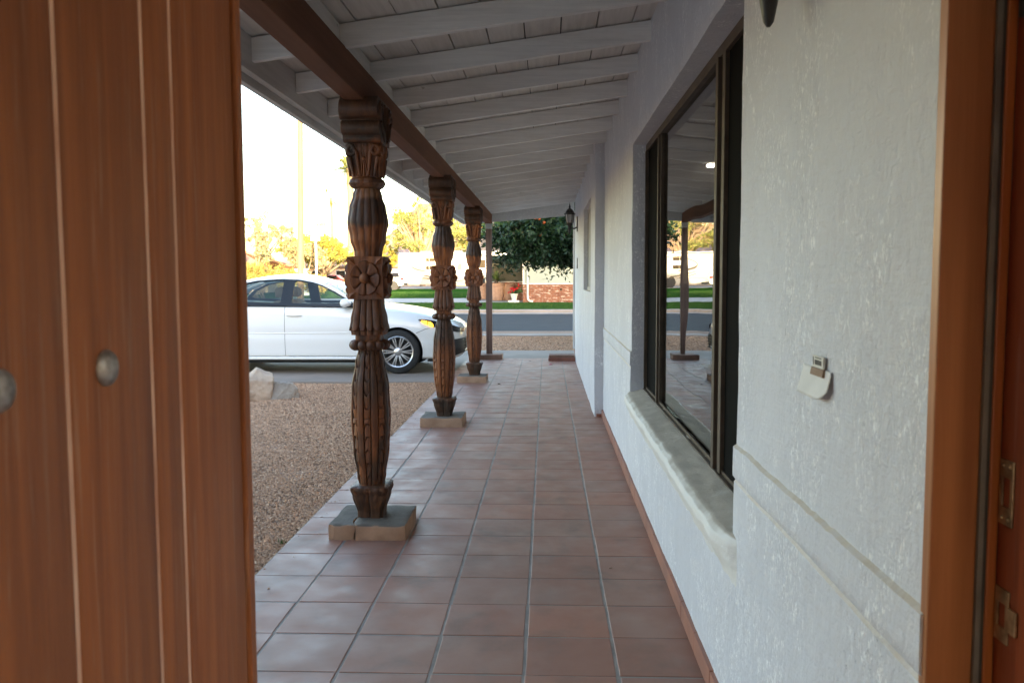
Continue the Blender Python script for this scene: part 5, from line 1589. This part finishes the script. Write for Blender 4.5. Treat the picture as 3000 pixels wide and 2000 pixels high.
# white SUV beside it
sv = thing("parked_suv", "white SUV with red tail light parked left of the motorhome", "car", (-15.55, 79.0, .27), R(0))
bm = bmesh.new()
pr_ = [(-2.3, .42), (-2.32, .95), (-2.1, 1.05), (-1.35, 1.12), (-.75, 1.62), (-.3, 1.72), (1.95, 1.70), (2.12, 1.55), (2.28, 1.08), (2.34, .95), (2.34, .45), (2.1, .36), (-2.1, .34)]
prism(bm, pr_, lambda a, b: (a, -.92 + max(0, b - 1.0) * .22, b), lambda a, b: (a, .92 - max(0, b - 1.0) * .22, b))
obj("body", bm, CARP, sv, False, bevel=.05, smooth=40)
def svf(name, poly, mat, d=.012):
    bm = bmesh.new(); prism(bm, poly, lambda a, b: (a, -.92 + max(0, b - 1.0) * .22 - d, b), lambda a, b: (a, -.90 + max(0, b - 1.0) * .22, b)); return obj(name, bm, mat, sv, False)
svf("side_window", [(-.72, 1.14), (.30, 1.14), (.30, 1.58), (-.36, 1.58)], RVD); svf("side_window", [(.38, 1.14), (1.15, 1.14), (1.15, 1.58), (.38, 1.58)], RVD); svf("side_window", [(1.23, 1.14), (2.02, 1.14), (1.88, 1.56), (1.23, 1.58)], RVD)
bm = bmesh.new(); box(bm, 2.10, 2.37, -.945, -.78, .90, 1.10); obj("tail_light", bm, simple("red_lens", (.45, .02, .02), None, 5, .2), sv, False, bevel=.02)
bm = bmesh.new(); box(bm, 2.30, 2.45, -.85, .85, .40, .62); obj("bumper", bm, BLKP, sv, False, bevel=.03)
for x in (-1.45, 1.45):
    bm = bmesh.new(); lathe(bm, [(.43, -.012), (.43, .02)], 24, (x, -.925, .38), 'Y'); obj("wheel_arch", bm, BLKP, sv, False)
    for y in (-.82, .82): simplewheel(sv, x, y, .37, .115)
# red car in the distance
rc = thing("parked_car", "tiny dark red car far off by the tan house", "car", (-22.6, 88, .3))
bm = bmesh.new(); prism(bm, [(-2.1, .35), (-2.15, .75), (-1.3, .88), (-.8, 1.35), (.9, 1.38), (1.5, .92), (2.1, .85), (2.15, .35)], lambda a, b: (a, -.85, b), lambda a, b: (a, .85, b)); obj("body", bm, m_paint("dark_red_paint", (.22, .02, .025)), rc, False, bevel=.05)
bm = bmesh.new(); prism(bm, [(-1.1, .92), (1.3, .94), (.85, 1.30), (-.75, 1.28)], lambda a, b: (a, -.862, b), lambda a, b: (a, -.84, b)); obj("side_window", bm, RVD, rc, False)
for x in (-1.3, 1.3):
    for y in (-.8, .8): simplewheel(rc, x, y, .32, .1)

def brick_mat(name, c1, c2, mort, sx=.30, sy=.10, light=None):
    t = NT(name)
    s_ = t.n('ShaderNodeSeparateXYZ'); t.l(t.tc.outputs['Object'], s_.inputs[0])
    c = t.n('ShaderNodeCombineXYZ'); t.l(t.math('ADD', s_.outputs[0], s_.outputs[1]), c.inputs[0]); t.l(s_.outputs[2], c.inputs[1])
    b = t.n('ShaderNodeTexBrick'); b.inputs['Scale'].default_value = 1; b.inputs['Brick Width'].default_value = sx; b.inputs['Row Height'].default_value = sy
    b.inputs['Mortar Size'].default_value = .008; b.inputs['Bias'].default_value = -.15
    b.inputs['Color1'].default_value = (*c1, 1); b.inputs['Color2'].default_value = (*c2, 1); b.inputs['Mortar'].default_value = (*mort, 1)
    t.l(c.outputs[0], b.inputs['Vector'])
    col = b.outputs['Color']
    if light:
        v = t.n('ShaderNodeTexNoise'); v.inputs['Scale'].default_value = 1; v.inputs['Detail'].default_value = 2
        m = t.n('ShaderNodeMapping'); m.inputs['Scale'].default_value = (4.0, 11, 1); t.l(c.outputs[0], m.inputs[0]); t.l(m.outputs[0], v.inputs['Vector'])
        col = t.mix(t.ramp(v.outputs['Fac'], [(.56, 0.0), (.64, 1.0)]), col, light)
    nm = t.bump(b.outputs['Fac'], -.4, .02)
    return t.fin(col, .9, nm, .2)
BRICK = brick_mat("slump_brick", (.27, .105, .058), (.17, .062, .036), (.25, .19, .15), light=(.46, .36, .29))
SIDING = simple("pale_green_siding", (.33, .385, .345), (.30, .35, .315), 1.5, .6)
DKSID = simple("recess_shade_siding", (.11, .10, .07), (.085, .078, .052), 1.5, .7)  # siding colour darkened to hold the shade of the recess
WHT = simple("white_gutter_paint", (.76, .75, .71), None, 3, .5)
nh = thing("neighbour_house", "pale green house with brick wainscot and white downpipe across the street", "house", (-1.28, 45.3, .05))
def np_(name, bm, mat, **k): return obj(name, bm, mat, nh, True, **k)
bm = bmesh.new(); box(bm, -1.28, 9, 45.3, 45.5, -.1, 1.02); box(bm, -1.28, -1.1, 45.5, 49.2, -.1, 1.02); np_("brick_wainscot", bm, BRICK)
bm = bmesh.new()
for i in range(12): prism(bm, [(45.325 + .0, 1.02 + .14 * i), (45.31, 1.02 + .14 * i), (45.325, 1.16 + .14 * i), (45.5, 1.16 + .14 * i), (45.5, 1.02 + .14 * i)], lambda a, b: (-1.25, a, b), lambda a, b: (9, a, b))
box(bm, -1.25, -1.1, 45.51, 49.2, 1.02, 2.7); np_("siding_wall", bm, SIDING)
bm = bmesh.new(); box(bm, -1.30, 9, 45.27, 45.33, 1.00, 1.05); box(bm, -1.29, -1.20, 45.275, 45.33, 1.052, 2.7); np_("trim", bm, WHT)
bm = bmesh.new(); box(bm, -3.40, -1.26, 49.0, 49.2, 1.12, 2.7); np_("recess_wall", bm, DKSID)
bm = bmesh.new(); box(bm, -3.40, -1.26, 48.98, 49.2, -.1, 1.10); np_("recess_brick", bm, BRICK)
bm = bmesh.new(); box(bm, -3.40, -1.26, 48.95, 49.2, 1.10, 1.14); np_("recess_ledge", bm, WHT)
bm = bmesh.new(); prism(bm, [(44.6, 2.62), (44.6, 2.72), (50, 4.6), (55, 2.7), (55, 2.6), (49.2, 2.6)], lambda a, b: (-3.6, a, b), lambda a, b: (9.5, a, b)); np_("roof", bm, SHING)
bm = bmesh.new(); box(bm, -3.6, 9.5, 44.56, 44.62, 2.52, 2.74); np_("gutter", bm, WHT)
bm = bmesh.new(); tube(bm, [(-1.02, 44.65, 2.55), (-1.02, 45.2, 2.30), (-1.02, 45.2, .32), (-1.00, 45.2, .20), (-.92, 45.2, .12), (-.74, 45.2, .085)], .055, 8); np_("downpipe", bm, WHT, smooth=50)
bm = bmesh.new(); box(bm, -3.36, -3.26, 46.95, 47.05, 0, 2.6); np_("porch_post", bm, WHT, bevel=.01)
# pots and plants by the neighbour's entry
TERR = simple("terracotta_pot_clay", (.46, .30, .22), (.38, .24, .17), 6, .8)
SAGO = m_leaf("sago_leaf", [(.07, .11, .02), (.11, .15, .03), (.05, .08, .02)], .5, .2)
def pot(name, label, loc, r0, r1, h, mat, flutes=0):
    t = thing(name, label, "plant pot", loc)
    bm = bmesh.new(); rings = []
    for r, z in ((r0, 0), (r0 * 1.08, .02), ((r0 + r1) / 2, h * .45), (r1, h * .86), (r1 * 1.1, h * .88), (r1 * 1.1, h), (r1 * .92, h), (r1 * .85, h * .9)):
        rings.append([((r * (1 + (.035 * math.cos(flutes * a) if flutes and .02 < z < h * .87 else 0))) * math.cos(a), (r * (1 + (.035 * math.cos(flutes * a) if flutes and .02 < z < h * .87 else 0))) * math.sin(a), z) for a in lin(0, 2 * PI * 95 / 96, 96)])
    loft(bm, rings)
    obj("pot_body", bm, mat, t, False, smooth=50)
    return t
def sago(parent_label, loc, r, n, seed):
    t = thing("sago_palm", parent_label, "plant", loc)
    rr2 = random.Random(seed); V = []; Fc = []
    for i in range(n):
        a = rr2.uniform(0, 2 * PI); el = rr2.uniform(.15, 1.4); L = r * rr2.uniform(.8, 1.1)
        d = Vector((math.cos(a) * math.cos(el), math.sin(a) * math.cos(el), math.sin(el))); side = Vector((-math.sin(a), math.cos(a), 0))
        for k in range(16):
            u = (k + 2) / 17; p = d * L * u + Vector((0, 0, -.45 * L * u * u * math.cos(el)))
            for s_ in (-1, 1):
                q = (side * s_ + d * .6) * L * .16 * math.sin(PI * min(1, u + .1)); o = len(V); w = d * L * .018
                V += [tuple(p - w), tuple(p + q * .6 - w * .6), tuple(p + q), tuple(p + w)]; Fc.append((o, o + 1, o + 2, o + 3))
    raw("fronds", V, Fc, SAGO, t)
    bm = bmesh.new(); tube(bm, [(0, 0, -.15), (0, 0, .15)], [.13, .09], 8); obj("stem", bm, BARK, t)
    return t
pot("planter_pot", "large fluted clay pot right of the plain timber post", (-2.80, 48.0, .08), .30, .40, .96, TERR, 24)
pot("planter_pot", "second fluted clay pot in the shade behind the first large one", (-2.30, 48.45, .08), .27, .36, .92, TERR, 24)
pot("planter_pot", "wide clay planter left of the timber post, beside the white porch post", (-3.85, 49.6, .10), .38, .42, .92, TERR, 20)
sago("spiky green sago palm growing in the large fluted clay pot", (-2.85, 48.0, 1.12), .85, 34, 5)
sago("yellow green sago palm in the wide clay planter", (-3.80, 49.6, 1.15), .78, 30, 6)
WPOT = simple("white_urn", (.70, .67, .60), (.58, .54, .47), 5, .8)
bm = bmesh.new(); box(bm, -.30, .30, -.25, .25, -.1, .10); o = obj("stone_slab", bm, WPOT, bevel=.02); o.location = (-1.77, 45.35, .05); tag(o, "pale stone slab under the white flower urn", "slab")
pot("flower_urn", "small white urn holding red geraniums beside the brick wall", (-1.75, 45.35, .15), .12, .19, .36, WPOT)
gr = thing("geranium", "red flowering geranium in the white urn", "plant", (-1.72, 45.35, .50))
P = clumps(np.random.default_rng(3), [(0, 0, .10, .26, .2, .16), (.25, 0, .25, .2, .16, .2)], 700, .3); leaves("leaves", P, .07, m_leaf("geranium_leaf", [(.04, .10, .03), (.06, .13, .04)], .5, .2), gr, 3, aspect=.9)
P = clumps(np.random.default_rng(4), [(-.12, -.1, .20, .20, .15, .13), (.02, -.12, .30, .14, .1, .12), (.28, -.1, .45, .12, .1, .14), (-.27, -.1, .06, .1, .1, .08)], 520, .5); leaves("blooms", P, .055, m_leaf("red_petals", [(.55, .015, .02), (.42, .01, .02), (.65, .03, .03)], .5, .2), gr, 4, aspect=.9)

# far houses
STUC2 = simple("tan_stucco", (.50, .36, .26), (.44, .31, .22), 2, .85); ROOF2 = simple("terracotta_roof", (.48, .25, .15), (.38, .19, .12), 1.5, .85); ROOFP = simple("pinkish_shingle", (.50, .33, .26), (.42, .27, .21), 1.2, .9)
def far_house(name, label, x0, x1, y0, y1, h, ridge, wall, roof, wins, alongx=True, zb=0, hip=0.0):
    t = thing(name, label, "house", ((x0 + x1) / 2, y0, zb))
    bm = bmesh.new(); box(bm, x0, x1, y0, y1, zb - .3, zb + h); obj("walls", bm, wall, t, True)
    bm = bmesh.new(); e = .6; ym = (y0 + y1) / 2
    prism(bm, [(y0 - e, zb + h - .1), (ym, zb + ridge), (y1 + e, zb + h - .1), (y1 + e, zb + h - .25), (ym, zb + ridge - .2), (y0 - e, zb + h - .25)], lambda a, b: (x0 - e, a, b), lambda a, b: (x1 + e - (hip if abs(a - ym) < .1 else 0), a, b)); obj("roof", bm, roof, t, True)
    bm = bmesh.new(); box(bm, x0 - e, x1 + e, y0 - e - .03, y0 - e, zb + h - .28, zb + h - .08); obj("fascia", bm, simple("brown_fascia", (.12, .075, .05), None, 3, .7) if "brown_fascia" not in bpy.data.materials else bpy.data.materials["brown_fascia"], t, True)
    for a, b, c, d in wins:
        bm = bmesh.new(); box(bm, a, b, y0 - .05, y0 + .02, zb + c, zb + d); w = obj("window", bm, RVD, t, True)
        bm = bmesh.new()
        for q in ((a - .05, a, c - .05, d + .05), (b, b + .05, c - .05, d + .05)): box(bm, q[0], q[1], y0 - .07, y0 + .01, zb + q[2], zb + q[3])
        for q in ((a, b, c - .05, c), (a, b, d, d + .05)): box(bm, q[0], q[1], y0 - .068, y0 + .008, zb + q[2], zb + q[3])
        obj("frame", bm, WHT, w, True)
    return t
far_house("tan_house", "tan house with a low brown roof seen behind the street sign", -29.5, -20.3, 95, 103, 2.5, 4.2, STUC2, ROOFP, [(-26.5, -25.3, .9, 1.9), (-23.6, -22.6, .9, 1.9)], zb=.3)
far_house("tile_roof_house", "house with a terracotta roof behind the golden hedge at the left", -34, -22.5, 68, 78, 2.0, 3.9, STUC2, ROOF2, [(-29, -28, .8, 1.7)], zb=.1, hip=5.0)
far_house("pink_roof_house", "house with a pinkish shingle roof left of the motorhome", -24.5, -13.2, 112, 122, 2.6, 5.4, simple("cream_wall", (.60, .55, .48), None, 2, .8), ROOFP, [(-19.0, -18.6, 1.0, 1.9)], zb=.3)
far_house("pale_house", "pale house with a low roof behind the motorhome", -12.8, -2, 116, 126, 2.7, 5.0, STUC2, ROOFP, [(-9, -8, 1.0, 2.0)], zb=.3)
# unseen wall added to keep the low sun out of the entry room
bm = bmesh.new(); box(bm, -30, 30, -10.2, -10.0, -.3, 2.85); bw = obj("sun_screen_wall", bm, simple("grey_block", (.40, .37, .33), None, 3, .9)); tag(bw, "added unseen grey wall behind the house that blocks the low sun", "wall")
